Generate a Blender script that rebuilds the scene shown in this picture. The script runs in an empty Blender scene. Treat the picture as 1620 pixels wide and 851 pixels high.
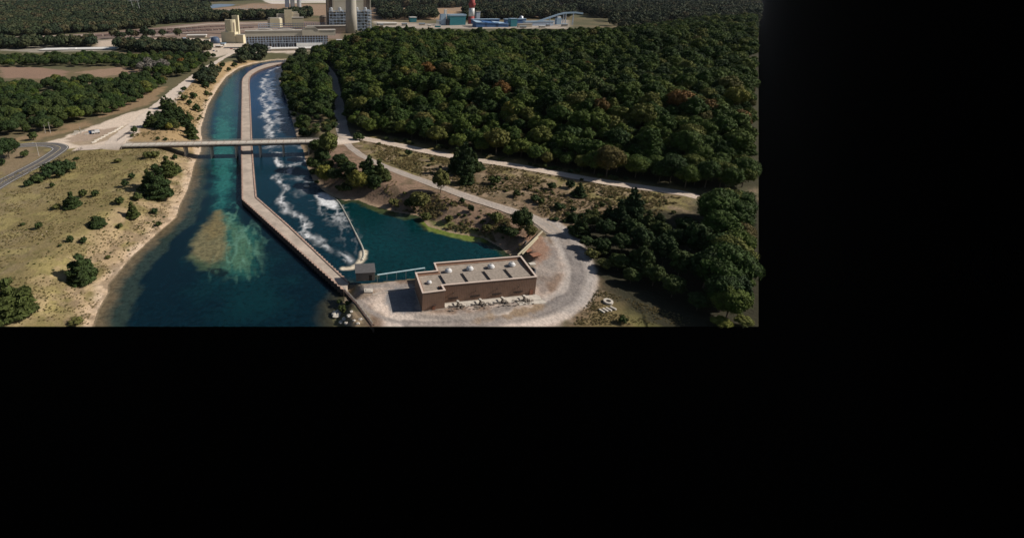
import bpy, math, random
import numpy as np
from mathutils import Vector
random.seed(7); RNG = np.random.default_rng(7)
S = bpy.context.scene
# ------------------------------------------------------------------ camera
H = 104.0
TH = math.atan(273/800)
cam = bpy.data.objects.new('camera', bpy.data.cameras.new('camera'))
S.collection.objects.link(cam)
cam.location = (0, 0, H)
cam.rotation_euler = (math.pi/2-TH, 0, 0)
cam.data.sensor_width = 36; cam.data.lens = 800/1620*36
cam.data.shift_x = (810-600)/1620; cam.data.shift_y = -(425.5-258)/1620
cam.data.clip_start = 1; cam.data.clip_end = 40000
S.camera = cam
# ------------------------------------------------------------------ light
SUN_EL, SUN_AZ = math.radians(37), math.radians(1)      # azimuth measured from +X towards +Y
W = bpy.data.worlds.new('World'); S.world = W; W.use_nodes = True
nt = W.node_tree; bg = nt.nodes['Background']
sky = nt.nodes.new('ShaderNodeTexSky'); sky.sky_type = 'NISHITA'; sky.sun_disc = False
sky.sun_elevation = SUN_EL; sky.sun_rotation = math.pi/2-SUN_AZ; sky.air_density = 1.0; sky.dust_density = 1.0
tc = nt.nodes.new('ShaderNodeTexCoord'); sp = nt.nodes.new('ShaderNodeSeparateXYZ')
gt = nt.nodes.new('ShaderNodeMath'); gt.operation = 'GREATER_THAN'; gt.inputs[1].default_value = 0.0
ml = nt.nodes.new('ShaderNodeMath'); ml.operation = 'MULTIPLY'; ml.inputs[1].default_value = 0.05
nt.links.new(tc.outputs['Generated'], sp.inputs[0]); nt.links.new(sp.outputs[2], gt.inputs[0])
nt.links.new(gt.outputs[0], ml.inputs[0]); nt.links.new(ml.outputs[0], bg.inputs[1])
nt.links.new(sky.outputs[0], bg.inputs[0])
sl = bpy.data.lights.new('sun', 'SUN'); sl.energy = 5.0; sl.angle = math.radians(0.5); sl.color = (1, .93, .84)
sun = bpy.data.objects.new('sun', sl); S.collection.objects.link(sun)
sd = Vector((math.cos(SUN_EL)*math.cos(SUN_AZ), math.cos(SUN_EL)*math.sin(SUN_AZ), math.sin(SUN_EL)))
sun.rotation_euler = sd.to_track_quat('Z', 'Y').to_euler(); sun.location = (200, 0, 400)
S.view_settings.view_transform = 'Standard'; S.view_settings.look = 'None'
S.view_settings.gamma = 1; S.view_settings.exposure = 0.0; S.view_settings.use_curve_mapping = False
S.render.engine = 'CYCLES'; S.cycles.max_bounces = 5; S.cycles.diffuse_bounces = 2; S.cycles.glossy_bounces = 2
S.cycles.transparent_max_bounces = 6; S.cycles.use_denoising = True
# ------------------------------------------------------------------ survey: photo point -> place on the ground
FW = np.array([0, math.cos(TH), -math.sin(TH)]); UP = np.array([0, math.sin(TH), math.cos(TH)])
def P(px, py, z=0.0):
    r = FW*800+np.array([1., 0, 0])*(px-600)+UP*(258-py); t = (z-H)/r[2]
    return np.array([0, 0, H])+r*t
def ss(a, b, x):
    t = np.clip((x-a)/(b-a), 0, 1); return t*t*(3-2*t)
def poly(pts, z=8.0): return np.array([P(a, b, z)[:2] for a, b in pts])
def seg_dist(x, y, pl, closed=False):
    d = np.full(x.shape, 1e9); n = len(pl)
    for i in range(n if closed else n-1):
        ax, ay = pl[i]; bx, by = pl[(i+1) % n]
        ex, ey = bx-ax, by-ay; L2 = ex*ex+ey*ey+1e-9
        t = np.clip(((x-ax)*ex+(y-ay)*ey)/L2, 0, 1)
        d = np.minimum(d, (x-ax-t*ex)**2+(y-ay-t*ey)**2)
    return np.sqrt(d)
def inside(x, y, pl):
    c = np.zeros(x.shape, bool); n = len(pl)
    for i in range(n):
        ax, ay = pl[i]; bx, by = pl[(i+1) % n]
        m = (ay > y) != (by > y)
        xi = (bx-ax)*(y-ay)/((by-ay) if by != ay else 1e-9)+ax
        c ^= m & (x < xi)
    return c
def sdf(x, y, pl):           # positive inside
    d = seg_dist(x, y, pl, True); return np.where(inside(x, y, pl), d, -d)
# value noise
_perm = np.random.default_rng(3).random((256, 256))
def vnoise(x, y):
    xi = np.floor(x).astype(int); yi = np.floor(y).astype(int); fx = x-xi; fy = y-yi
    fx = fx*fx*(3-2*fx); fy = fy*fy*(3-2*fy)
    g = lambda a, b: _perm[a % 256, b % 256]
    return (g(xi, yi)*(1-fx)+g(xi+1, yi)*fx)*(1-fy)+(g(xi, yi+1)*(1-fx)+g(xi+1, yi+1)*fx)*fy
def fbm(x, y, o=4):
    s = 0; a = .5
    for k in range(o): s = s+a*vnoise(x*2**k+17*k, y*2**k+31*k); a *= .5
    return s/(1-.5**o)
# ------------------------------------------------------------------ plan of the place
WATER = poly([(136, 545), (147, 516), (155, 491), (170, 465), (171, 450), (207, 408), (248, 370), (279, 344), (284, 326), (297, 300),
  (303, 280), (308, 258), (318, 240), (320, 224), (318, 204), (325, 180), (330, 165), (345, 140), (358, 122), (378, 108),
  (400, 101), (430, 96), (455, 95), (458, 101), (449, 105), (441, 128), (451, 154), (461, 188), (469, 219), (480, 240), (484, 262),
  (496, 288), (512, 303), (524, 311), (545, 318), (566, 317), (584, 325), (625, 336), (662, 342), (677, 359), (713, 369),
  (763, 377), (790, 392), (806, 404), (822, 416), (700, 430), (655, 440), (598, 446), (562, 449), (548, 452), (543, 462), (545, 475),
  (527, 490), (524, 505), (530, 545)], 0)
HILL = poly([(548, 205), (575, 213), (640, 224), (700, 235), (760, 246), (860, 266), (960, 284), (1060, 297), (1120, 306)], 8)
HILL = np.vstack([HILL, [(420, 260), (1200, 700), (1500, 1350), (700, 1250), (330, 900), (60, 870), (-60, 860), (-105, 800), (-92, 700), (-75, 560), (-52, 420), (-36, 370)]])
PAD = np.array([42, 150])
def L(x, y):
    d = np.hypot((x-PAD[0])*.8, y-PAD[1]); return 4+4*ss(38, 120, d)
def hgt(x, y):
    x = np.asarray(x, float); y = np.asarray(y, float)
    d = -sdf(x, y, WATER)
    west = x < (-70-0.0*y)
    near = np.hypot(x-20, y-150) < 62
    bw = np.where(west, 26., np.where(near, 6., 14.))
    l = L(x, y)
    n = (fbm(x/40, y/40, 3)-.5)*2.0*ss(15, 60, d)*(np.hypot((x-PAD[0]), y-PAD[1]) > 45)
    land = l*(.10*np.clip(d/5, 0, 1)+.9*ss(2, 1, d*0+1)*ss(1.5, 1, bw*0+1)*0+.9*ss(0, 1, (d-1.5)/bw))+n
    hd = sdf(x, y, HILL)
    hill = 26*ss(-5, 100, hd)+9*ss(100, 330, hd)+ss(60, 200, hd)*(fbm(x/150+4, y/150, 3)-.5)*34*ss(0,1,(900-y)/300)+ss(1, 200, hd)*ss(250, 620, x)*8+ss(10,140,hd)*ss(560,800,y)*(8-8*ss(-20,120,x))-4*ss(100,300,hd)*ss(60,160,x)*ss(700,300,x)
    land = land+np.where(hd > -5, hill, 0)
    far = ss(1100, 2500, y)*(fbm(x/500, y/500, 2)-.45)*22
    land = land+far
    return np.where(d > 0, land, np.maximum(-3.5, d*.25-.15))
def G(px, py):               # where a photo point meets the terrain
    z = 6.0
    for _ in range(8):
        p = P(px, py, z); z = .5*z+.5*float(hgt(np.array([p[0]]), np.array([p[1]]))[0])
    p = P(px, py, z); return np.array([p[0], p[1], z])
def hz(x, y): return float(hgt(np.array([x]), np.array([y]))[0])
# ------------------------------------------------------------------ helpers
def prop(o, label=None, cat=None, group=None, kind=None):
    if label: o['label'] = label
    if cat: o['category'] = cat
    if group: o['group'] = group
    if kind: o['kind'] = kind
    return o
def link(name, me, mat=None, parent=None):
    o = bpy.data.objects.new(name, me); S.collection.objects.link(o)
    if mat is not None and me is not None and not me.materials: me.materials.append(mat)
    if parent is not None: o.parent = parent
    return o
def empty(name, loc, label=None, cat=None, group=None, rz=0):
    o = bpy.data.objects.new(name, None); S.collection.objects.link(o)
    o.location = loc; o.rotation_euler = (0, 0, rz); o.empty_display_size = .5
    return prop(o, label, cat, group)
def mesh(name, v, f, smooth=False):
    me = bpy.data.meshes.new(name); me.from_pydata([tuple(map(float, p)) for p in v], [], [tuple(map(int, q)) for q in f]); me.update()
    if smooth: me.polygons.foreach_set('use_smooth', [True]*len(me.polygons))
    return me
def fast_mesh(name, v, quads):
    me = bpy.data.meshes.new(name); v = np.asarray(v, np.float32); q = np.asarray(quads, np.int32)
    me.vertices.add(len(v)); me.vertices.foreach_set('co', v.ravel())
    k = q.shape[1]
    me.loops.add(q.size); me.loops.foreach_set('vertex_index', q.ravel())
    me.polygons.add(len(q)); me.polygons.foreach_set('loop_start', np.arange(0, q.size, k, dtype=np.int32))
    me.polygons.foreach_set('loop_total', np.full(len(q), k, np.int32))
    me.update(calc_edges=True); return me
class MB:
    def __init__(s): s.v = []; s.f = []
    def add(s, v, f):
        b = len(s.v); s.v += [tuple(p) for p in v]; s.f += [tuple(i+b for i in q) for q in f]; return s
    def box(s, x0, x1, y0, y1, z0, z1):
        return s.add([(x0, y0, z0), (x1, y0, z0), (x1, y1, z0), (x0, y1, z0), (x0, y0, z1), (x1, y0, z1), (x1, y1, z1), (x0, y1, z1)],
                     [(0, 3, 2, 1), (4, 5, 6, 7), (0, 1, 5, 4), (1, 2, 6, 5), (2, 3, 7, 6), (3, 0, 4, 7)])
    def prism(s, pts, z0, z1, bottom=True):
        n = len(pts); v = [(p[0], p[1], z0) for p in pts]+[(p[0], p[1], z1) for p in pts]
        f = [tuple(range(n, 2*n))]+[(i, (i+1) % n, n+(i+1) % n, n+i) for i in range(n)]
        if bottom: f.append(tuple(range(n-1, -1, -1)))
        return s.add(v, f)
    def bar(s, a, b, w=.1, h=None):
        a = Vector(a); b = Vector(b); h = h or w; d = (b-a)
        if d.length < 1e-6: return s
        d.normalize(); u = d.cross(Vector((0, 0, 1)))
        if u.length < 1e-3: u = Vector((1, 0, 0))
        u.normalize(); n = u.cross(d)
        c = [(-1, -1), (1, -1), (1, 1), (-1, 1)]
        return s.add([a+u*w/2*i+n*h/2*j for i, j in c]+[b+u*w/2*i+n*h/2*j for i, j in c],
                     [(3, 2, 1, 0), (4, 5, 6, 7), (0, 1, 5, 4), (1, 2, 6, 5), (2, 3, 7, 6), (3, 0, 4, 7)])
    def rev(s, prof, n=16, c=(0, 0, 0), cap=True):   # lathe: prof = [(r,z)...]
        v = []; f = []
        for r, z in prof:
            for i in range(n):
                a = 2*math.pi*i/n; v.append((c[0]+r*math.cos(a), c[1]+r*math.sin(a), c[2]+z))
        for k in range(len(prof)-1):
            for i in range(n):
                f.append((k*n+i, k*n+(i+1) % n, (k+1)*n+(i+1) % n, (k+1)*n+i))
        if cap:
            f.append(tuple(range(n-1, -1, -1))); f.append(tuple((len(prof)-1)*n+i for i in range(n)))
        return s.add(v, f)
    def tube(s, pts, r=.1, n=8):
        pts = [Vector(p) for p in pts]; v = []; f = []
        for i, p in enumerate(pts):
            d = (pts[min(i+1, len(pts)-1)]-pts[max(i-1, 0)]).normalized()
            u = d.cross(Vector((0, 0, 1)));
            if u.length < 1e-3: u = Vector((1, 0, 0))
            u.normalize(); w = u.cross(d)
            for k in range(n):
                a = 2*math.pi*k/n; v.append(p+u*math.cos(a)*r+w*math.sin(a)*r)
        for i in range(len(pts)-1):
            for k in range(n): f.append((i*n+k, i*n+(k+1) % n, (i+1)*n+(k+1) % n, (i+1)*n+k))
        f.append(tuple(range(n-1, -1, -1))); f.append(tuple((len(pts)-1)*n+k for k in range(n)))
        return s.add(v, f)
    def build(s, name, mat, parent=None, smooth=False):
        return link(name, mesh(name, s.v, s.f, smooth), mat, parent)
# ------------------------------------------------------------------ materials
def mat(name, col, rough=.8, metal=0.0, noise=0.0, scale=1.0, spec=.3, bump=0.0, bscale=None, stripes=None, col2=None):
    m = bpy.data.materials.new(name); m.use_nodes = True; n = m.node_tree; b = n.nodes['Principled BSDF']
    b.inputs['Roughness'].default_value = rough; b.inputs['Metallic'].default_value = metal
    b.inputs['Specular IOR Level'].default_value = spec
    b.inputs['Base Color'].default_value = (*col, 1)
    t = n.nodes.new('ShaderNodeTexCoord')
    if noise or col2:
        no = n.nodes.new('ShaderNodeTexNoise'); no.inputs['Scale'].default_value = scale; no.inputs['Detail'].default_value = 6
        no.inputs['Roughness'].default_value = .65
        n.links.new(t.outputs['Object'], no.inputs['Vector'])
        r = n.nodes.new('ShaderNodeValToRGB'); n.links.new(no.outputs['Fac'], r.inputs[0])
        r.color_ramp.elements[0].position = .32; r.color_ramp.elements[1].position = .68
        c2 = col2 or tuple(c*(1-noise) for c in col); c1 = col if col2 else tuple(min(1, c*(1+noise*.6)) for c in col)
        r.color_ramp.elements[0].color = (*c2, 1); r.color_ramp.elements[1].color = (*c1, 1)
        n.links.new(r.outputs[0], b.inputs['Base Color'])
    if bump:
        no = n.nodes.new('ShaderNodeTexNoise'); no.inputs['Scale'].default_value = bscale or scale*3; no.inputs['Detail'].default_value = 5
        n.links.new(t.outputs['Object'], no.inputs['Vector'])
        bu = n.nodes.new('ShaderNodeBump'); bu.inputs['Strength'].default_value = bump; bu.inputs['Distance'].default_value = .3
        n.links.new(no.outputs['Fac'], bu.inputs['Height']); n.links.new(bu.outputs[0], b.inputs['Normal'])
    return m
M = {}
M['concrete'] = mat('concrete', (.42, .36, .30), .9, noise=.35, scale=.25, bump=.2)
M['concrete_pale'] = mat('pale concrete', (.55, .50, .43), .9, noise=.25, scale=.6)
M['deck'] = mat('divider deck concrete', (.46, .38, .31), .92, noise=.3, scale=.18, bump=.3, bscale=1.5)
M['sheetpile'] = mat('weathered sheet pile', (.09, .06, .05), .85, noise=.5, scale=.5)
M['siding'] = mat('brown metal siding', (.215, .13, .09), .6, noise=.12, scale=.5)
M['cap'] = mat('parapet cap metal', (.62, .50, .42), .5, noise=.08, scale=1)
M['roofing'] = mat('gravel roofing', (.33, .275, .225), .95, noise=.3, scale=.7, bump=.25, bscale=6)
M['hatch'] = mat('roof hatch membrane', (.31, .26, .215), .9, noise=.3, scale=1.3)
M['white_metal'] = mat('white painted metal', (.62, .61, .60), .4, noise=.1, scale=2)
M['dark'] = mat('dark opening', (.015, .013, .012), .7)
M['grille'] = mat('dark louvre metal', (.05, .035, .03), .6)
M['steel'] = mat('grey pipe steel', (.42, .40, .38), .5, .4, noise=.2, scale=3)
M['pipe_dark'] = mat('weathered valve steel', (.20, .17, .14), .6, .3, noise=.4, scale=3)
M['bluesteel'] = mat('pale blue painted steel', (.45, .58, .62), .5, noise=.2, scale=.5)
M['rust'] = mat('rusty brown red paint', (.24, .10, .06), .8, noise=.4, scale=1.5)
M['wood'] = mat('red brown planks', (.33, .16, .10), .85, noise=.3, scale=2)
M['pole'] = mat('weathered pole', (.42, .38, .33), .85)
M['grey_roof'] = mat('grey shed roofing', (.105, .10, .10), .8, noise=.25, scale=1.2)
M['grey_wall'] = mat('grey shed boards', (.17, .155, .14), .85, noise=.2, scale=1.5)
M['asphalt'] = mat('asphalt', (.075, .072, .072), .9, noise=.25, scale=.3)
M['paint_white'] = mat('white road paint', (.62, .60, .55), .8, noise=.2, scale=2)
M['paint_yellow'] = mat('yellow road paint', (.55, .45, .25), .8, noise=.2, scale=2)
M['gravel'] = mat('pale gravel', (.50, .41, .33), .95, noise=.2, scale=.12, bump=.3, bscale=1.2)
M['gravel_grey'] = mat('grey gravel', (.30, .27, .245), .95, noise=.25, scale=.15, bump=.3, bscale=1.2)
M['plant_tan'] = mat('tan cladding', (.50, .45, .36), .75, noise=.08, scale=.05)
M['plant_yellow'] = mat('yellow tan cladding', (.62, .55, .38), .75, noise=.08, scale=.05)
M['plant_brown'] = mat('brown cladding', (.20, .155, .12), .75, noise=.1, scale=.05)
M['plant_roof'] = mat('pale roof', (.50, .46, .40), .85, noise=.15, scale=.05)
M['plant_white'] = mat('white roof sheet', (.72, .70, .66), .7, noise=.1, scale=.05)
M['stack'] = mat('stack concrete', (.42, .385, .33), .85, noise=.12, scale=.05)
M['lattice'] = mat('grey blue steelwork', (.45, .52, .62), .6)
M['lattice_dark'] = mat('dark equipment', (.06, .065, .08), .8, noise=.4, scale=.3)  # dark blue-grey of tanks, pipes, windows and machinery
M['teal'] = mat('teal cladding', (.04, .22, .26), .6, noise=.1, scale=.1)
M['blue'] = mat('blue cladding', (.05, .13, .30), .6, noise=.15, scale=.1)
M['blue_roof'] = mat('pale blue roof', (.32, .44, .56), .6, noise=.1, scale=.1)
M['stack_red'] = mat('red stack paint', (.30, .05, .045), .7)
M['silver'] = mat('silver tank metal', (.6, .62, .65), .35, .6)
M['bluewater'] = mat('far pond water', (.20, .28, .38), .3, noise=.2, scale=.02)

def mat_vcol(name, rough, fine=()):
    """vertex colour from the plan, broken up with several scales of 3-D noise"""
    m = bpy.data.materials.new(name); m.use_nodes = True; n = m.node_tree; b = n.nodes['Principled BSDF']
    b.inputs['Roughness'].default_value = rough; b.inputs['Specular IOR Level'].default_value = .15
    a = n.nodes.new('ShaderNodeAttribute'); a.attribute_name = 'tint'
    t = n.nodes.new('ShaderNodeTexCoord'); cur = a.outputs['Color']
    for sc, lo, hi in fine:
        no = n.nodes.new('ShaderNodeTexNoise'); no.inputs['Scale'].default_value = sc; no.inputs['Detail'].default_value = 7
        no.inputs['Roughness'].default_value = .7
        n.links.new(t.outputs['Object'], no.inputs['Vector'])
        mr = n.nodes.new('ShaderNodeMapRange'); mr.inputs[1].default_value = .33; mr.inputs[2].default_value = .67
        mr.inputs[3].default_value = lo; mr.inputs[4].default_value = hi
        n.links.new(no.outputs['Fac'], mr.inputs[0])
        mx = n.nodes.new('ShaderNodeVectorMath'); mx.operation = 'SCALE'
        n.links.new(cur, mx.inputs[0]); n.links.new(mr.outputs[0], mx.inputs['Scale']); cur = mx.outputs[0]
    n.links.new(cur, b.inputs['Base Color'])
    no = n.nodes.new('ShaderNodeTexNoise'); no.inputs['Scale'].default_value = .8; no.inputs['Detail'].default_value = 8
    n.links.new(t.outputs['Object'], no.inputs['Vector'])
    bu = n.nodes.new('ShaderNodeBump'); bu.inputs['Strength'].default_value = .6; bu.inputs['Distance'].default_value = .5
    n.links.new(no.outputs['Fac'], bu.inputs['Height']); n.links.new(bu.outputs[0], b.inputs['Normal'])
    return m
M['ground'] = mat_vcol('ground cover', .95, ((.35, .86, 1.14), (1.6, .76, 1.22)))
M['road'] = mat_vcol('gravel road surface', .95, ((.12, .88, 1.08), (1.2, .85, 1.12)))
# foliage -----------------------------------------------------------
def mat_leaf(name, cols, var=.35):
    m = bpy.data.materials.new(name); m.use_nodes = True; n = m.node_tree; b = n.nodes['Principled BSDF']
    b.inputs['Roughness'].default_value = .75; b.inputs['Specular IOR Level'].default_value = .12
    oi = n.nodes.new('ShaderNodeObjectInfo'); r = n.nodes.new('ShaderNodeValToRGB')
    while len(r.color_ramp.elements) < len(cols): r.color_ramp.elements.new(.5)
    for i, (p, c) in enumerate(cols): r.color_ramp.elements[i].position = p; r.color_ramp.elements[i].color = (*c, 1)
    n.links.new(oi.outputs['Random'], r.inputs[0])
    t = n.nodes.new('ShaderNodeTexCoord'); no = n.nodes.new('ShaderNodeTexNoise'); no.inputs['Scale'].default_value = .5
    no.inputs['Detail'].default_value = 4
    n.links.new(t.outputs['Object'], no.inputs['Vector'])
    mr = n.nodes.new('ShaderNodeMapRange'); mr.inputs[1].default_value = .35; mr.inputs[2].default_value = .65
    mr.inputs[3].default_value = 1-var; mr.inputs[4].default_value = 1+var
    n.links.new(no.outputs['Fac'], mr.inputs[0])
    mx = n.nodes.new('ShaderNodeVectorMath'); mx.operation = 'SCALE'
    n.links.new(r.outputs[0], mx.inputs[0]); n.links.new(mr.outputs[0], mx.inputs['Scale'])
    n.links.new(mx.outputs[0], b.inputs['Base Color']); return m
M['leaf'] = mat_leaf('broadleaf foliage', [(0, (.026, .048, .012)), (.3, (.042, .072, .014)), (.6, (.062, .092, .017)), (.82, (.086, .112, .021)), (.95, (.11, .115, .028)), (1, (.10, .080, .028))])
M['leaf_green'] = mat_leaf('green foliage', [(0, (.026, .046, .016)), (.5, (.040, .062, .019)), (1, (.060, .080, .022))])
M['leaf_yellow'] = mat_leaf('yellowing foliage', [(0, (.14, .15, .03)), (.5, (.19, .17, .035)), (1, (.12, .14, .04))])
M['leaf_orange'] = mat_leaf('orange autumn foliage', [(0, (.15, .075, .022)), (1, (.12, .075, .024))])
M['leaf_far'] = mat_leaf('distant wood foliage', [(0, (.026, .040, .022)), (.5, (.042, .056, .026)), (.85, (.065, .068, .032)), (1, (.08, .066, .035))])
M['leaf_grey'] = mat_leaf('bare grey twigs', [(0, (.16, .145, .125)), (1, (.21, .19, .165))])
M['needle'] = mat_leaf('pine needles', [(0, (.024, .044, .016)), (.6, (.042, .062, .019)), (1, (.07, .085, .024))])
M['bush'] = mat_leaf('shrub foliage', [(0, (.040, .060, .020)), (.6, (.075, .088, .026)), (1, (.13, .125, .04))])
M['straw'] = mat_leaf('dry grass stalks', [(0, (.20, .155, .07)), (.5, (.27, .21, .10)), (.85, (.17, .145, .06)), (1, (.10, .10, .04))])
M['bark'] = mat('bark', (.12, .09, .065), .9, noise=.3, scale=3)
# ------------------------------------------------------------------ ground sheet (fan of rows and columns towards the horizon)
def py_to_y(py, z): return P(600, py, z)[1]
NR, NCc = 860, 640
Y0 = 128.0
ys = Y0*np.exp(np.linspace(0, math.log(9000/Y0), NR))
tt = np.linspace(-.86, .75, NCc)
def edge_z(y): return np.where(y < 200, 4.0, 8.0)
gy = np.repeat(ys, NCc)
gx = np.tile(tt, NR)*(gy*math.cos(TH)+(H-6)*math.sin(TH))
gz = hgt(gx, gy)
for _ in range(3):
    gx = np.tile(tt, NR)*(gy*math.cos(TH)+(H-gz)*math.sin(TH)); gz = hgt(gx, gy)
def keep(x, y, z):          # the plot ends where the survey ends: nothing nearer than the near edge of the photo
    d = y*math.cos(TH)+(H-z)*math.sin(TH); v = 258-800*(y*math.sin(TH)+(z-H)*math.cos(TH))/d
    return v
V = keep(gx, gy, gz)
cols = np.zeros((len(gx), 3)); gx_, gy_ = gx, gy
n1 = fbm(gx/30, gy/30, 4); n2 = fbm(gx/7+50, gy/7, 4); n3 = fbm(gx/120, gy/120, 3)
def mixc(m, c):
    global cols
    cols = cols*(1-m[:, None])+np.asarray(c)*m[:, None]
def paint(pts, c, soft=4, z=8, amt=1.0, jag=6, ns=7, region=None):
    pl = poly(pts, z) if region is None else region
    x0, y0 = pl.min(0)-soft-jag; x1, y1 = pl.max(0)+soft+jag
    m = (gx > x0) & (gx < x1) & (gy > y0) & (gy < y1)
    mm = np.zeros(len(gx)); s = sdf(gx[m], gy[m], pl)+(fbm(gx[m]/ns, gy[m]/ns, 4)-.5)*jag*2
    mm[m] = ss(-soft, soft, s)*amt; mixc(mm, c)
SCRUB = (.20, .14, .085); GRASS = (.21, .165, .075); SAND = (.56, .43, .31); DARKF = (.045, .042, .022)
mixc(np.ones(len(gx)), (.10, .095, .05))
mixc(ss(.4, .7, n3), (.16, .125, .07))
# dry meadow west
MEADOW = [(-60, 330), (0, 305), (90, 250), (160, 233), (300, 236), (318, 250), (290, 320), (200, 410), (160, 470), (130, 560), (-80, 560)]
paint(MEADOW, GRASS, 5, 7)
mixc(ss(.48, .62, n1)*ss(.3, .6, n2)*(gx < -60)*(gy < 340)*.7, (.21, .165, .10))
mixc(ss(.5, .7, n2)*(gx < -60)*(gy < 330)*.6, (.30, .25, .10))
mixc(ss(.56, .64, fbm(gx/2.2, gy/2.2, 3))*(gx < -60)*(gy < 330)*.55, (.15, .13, .05))
# left bank above the bridge
paint([(190, 228), (235, 185), (290, 140), (345, 100), (400, 90), (450, 92), (400, 104), (345, 130), (322, 170), (318, 225)], (.33, .23, .12), 3, 8)
# east slope between the gravel roads
paint([(560, 225), (700, 250), (900, 285), (1100, 310), (1090, 360), (1000, 420), (1040, 500), (1100, 540), (900, 540), (880, 380), (820, 330), (700, 300), (600, 262), (560, 240)], SCRUB, 5, 7)
paint([(565, 228), (700, 252), (900, 288), (1095, 314), (1090, 345), (1040, 345), (960, 320), (850, 290), (760, 270), (680, 262), (690, 290), (640, 280), (580, 250)], (.20, .17, .065), 3, 7, .85)
mixc(ss(.5, .66, n2)*(gx > -40)*(gy < 330)*.8, (.30, .22, .145))
mixc(ss(.54, .62, fbm(gx/2.5+9, gy/1.2, 4))*(gx > -40)*(gy < 330)*.7, (.09, .07, .04))
paint([(500, 235), (545, 225), (600, 270), (700, 305), (800, 335), (850, 360), (820, 395), (700, 360), (600, 320), (500, 290)], (.24, .16, .11), 4, 6)
mixc(ss(.52, .64, fbm(gx/4+3, gy/2, 4))*(gx > -40)*(gx < 70)*(gy > 185)*(gy < 330)*.6, (.10, .08, .045))
paint([(960, 470), (1050, 460), (1120, 540), (920, 540)], (.17, .13, .06), 4, 4)
paint([(1000, 490), (1060, 480), (1120, 540), (1020, 540)], (.20, .19, .06), 5, 4, .8)
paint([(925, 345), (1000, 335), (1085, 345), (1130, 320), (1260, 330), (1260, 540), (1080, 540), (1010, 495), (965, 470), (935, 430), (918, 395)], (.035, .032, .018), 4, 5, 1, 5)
# verge grass beyond the upper road
paint([(560, 210), (700, 233), (860, 262), (960, 280), (1090, 298), (1090, 303), (860, 268), (700, 240), (560, 216)], (.22, .17, .07), 3, 8)
# green-yellow bank plants on pond shore
paint([(665, 345), (700, 352), (740, 362), (775, 374), (770, 384), (720, 378), (680, 368), (662, 355)], (.16, .19, .045), 1.2, 1, .8, 3, 3)
# gravel pads
YARD = [(549, 458), (570, 452), (600, 446), (660, 446), (700, 436), (845, 432), (838, 402), (850, 374), (868, 374), (902, 405), (928, 438), (922, 472), (896, 500), (866, 550), (596, 550), (588, 516)]
paint(YARD, (.42, .34, .285), 2.5, 4, 1, 4)
yd = np.hypot(gx-45, gy-150) < 80
mixc(ss(.47, .62, fbm(gx/5, gy/5, 4))*yd*.75*(cols[:, 0] > .33), (.22, .185, .165))
mixc(ss(.56, .70, fbm(gx/9+80, gy/9, 4))*yd*.8*(cols[:, 0] > .2), (.19, .125, .085))
paint([(600, 470), (640, 500), (760, 500), (870, 480), (905, 450), (925, 450), (900, 498), (850, 530), (620, 530), (585, 490)], (.66, .54, .45), 2.5, 4, .95, 3)
def tracks(pts, z, wd, col, amt, soft=.5, rough=.5):
    pl = resample0(poly(pts, z)); d0 = pl.min(0)-15; d1 = pl.max(0)+15
    m = (gx > d0[0]) & (gx < d1[0]) & (gy > d0[1]) & (gy < d1[1]); mm = np.zeros(len(gx))
    s = seg_dist(gx[m], gy[m], pl)+(fbm(gx[m]/3, gy[m]/3, 3)-.5)*rough
    mm[m] = ss(wd+soft, wd-soft, s)*amt*np.clip(.35+fbm(gx[m]/6, gy[m]/6, 3)*1.2, 0, 1); mixc(mm, col)
def resample0(pl):
    pl = np.asarray(pl); n = len(pl); out = []
    for i in range(n-1):
        p0, p1, p2, p3 = pl[max(i-1, 0)], pl[i], pl[i+1], pl[min(i+2, n-1)]
        for t in np.arange(8)/8: out.append(.5*((2*p1)+(-p0+p2)*t+(2*p0-5*p1+4*p2-p3)*t*t+(-p0+3*p1-3*p2+p3)*t**3))
    out.append(pl[-1]); return np.array(out)
LOOP = [(868, 356), (890, 372), (908, 398), (918, 428), (912, 458), (890, 478), (845, 497), (780, 508), (700, 514), (640, 512)]
tracks(LOOP, 4.6, 5.8, (.56, .475, .41), 1.0, 1.2, 1.5)
tracks(LOOP[:6], 4.6, 5.2, (.37, .33, .30), 1.0, 1.6, 1.5)
def shifted(k): return [(x+k*(.9 if x > 860 else .3), y+k*(.0 if x > 905 else .55)) for x, y in LOOP]
for k_, a_ in ((-13, .8), (-8, .7), (-2, .7), (4, .8), (9, .6)):
    tracks(shifted(k_), 4.6, .65, (.17, .15, .14) if k_ < 6 else (.25, .22, .20), a_)
tracks([(660, 500), (720, 503), (790, 490), (850, 472)], 4, 1.6, (.20, .18, .165), .8, 1, 2)
tracks([(850, 440), (868, 425), (862, 400), (852, 385)], 4, 4, (.22, .20, .185), .7, 2, 4)
for k_ in (0, 7): tracks([(640, 512), (600, 500), (575-k_, 480), (565-k_, 466), (580, 456-k_*.3), (620, 453-k_*.3), (650, 452)], 4, .9, (.27, .24, .22), .6)
paint([(860, 480), (880, 470), (850, 495), (760, 508), (730, 506), (800, 494)], (.27, .19, .12), 1.2, 4, .9, 3, 3)
paint([(612, 457), (655, 455), (660, 492), (620, 497), (608, 475)], (.20, .20, .205), 1, 4, .9, 1.5, 2)  # darker ground colour painted in where the pump house shadow falls
paint([(560, 460), (600, 458), (592, 470), (560, 474)], (.24, .18, .13), 1.5, 4, .8, 2, 2)
paint([(835, 372), (856, 372), (870, 395), (850, 420), (838, 410)], (.30, .17, .11), 1.5, 4, .8, 3, 3)
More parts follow.
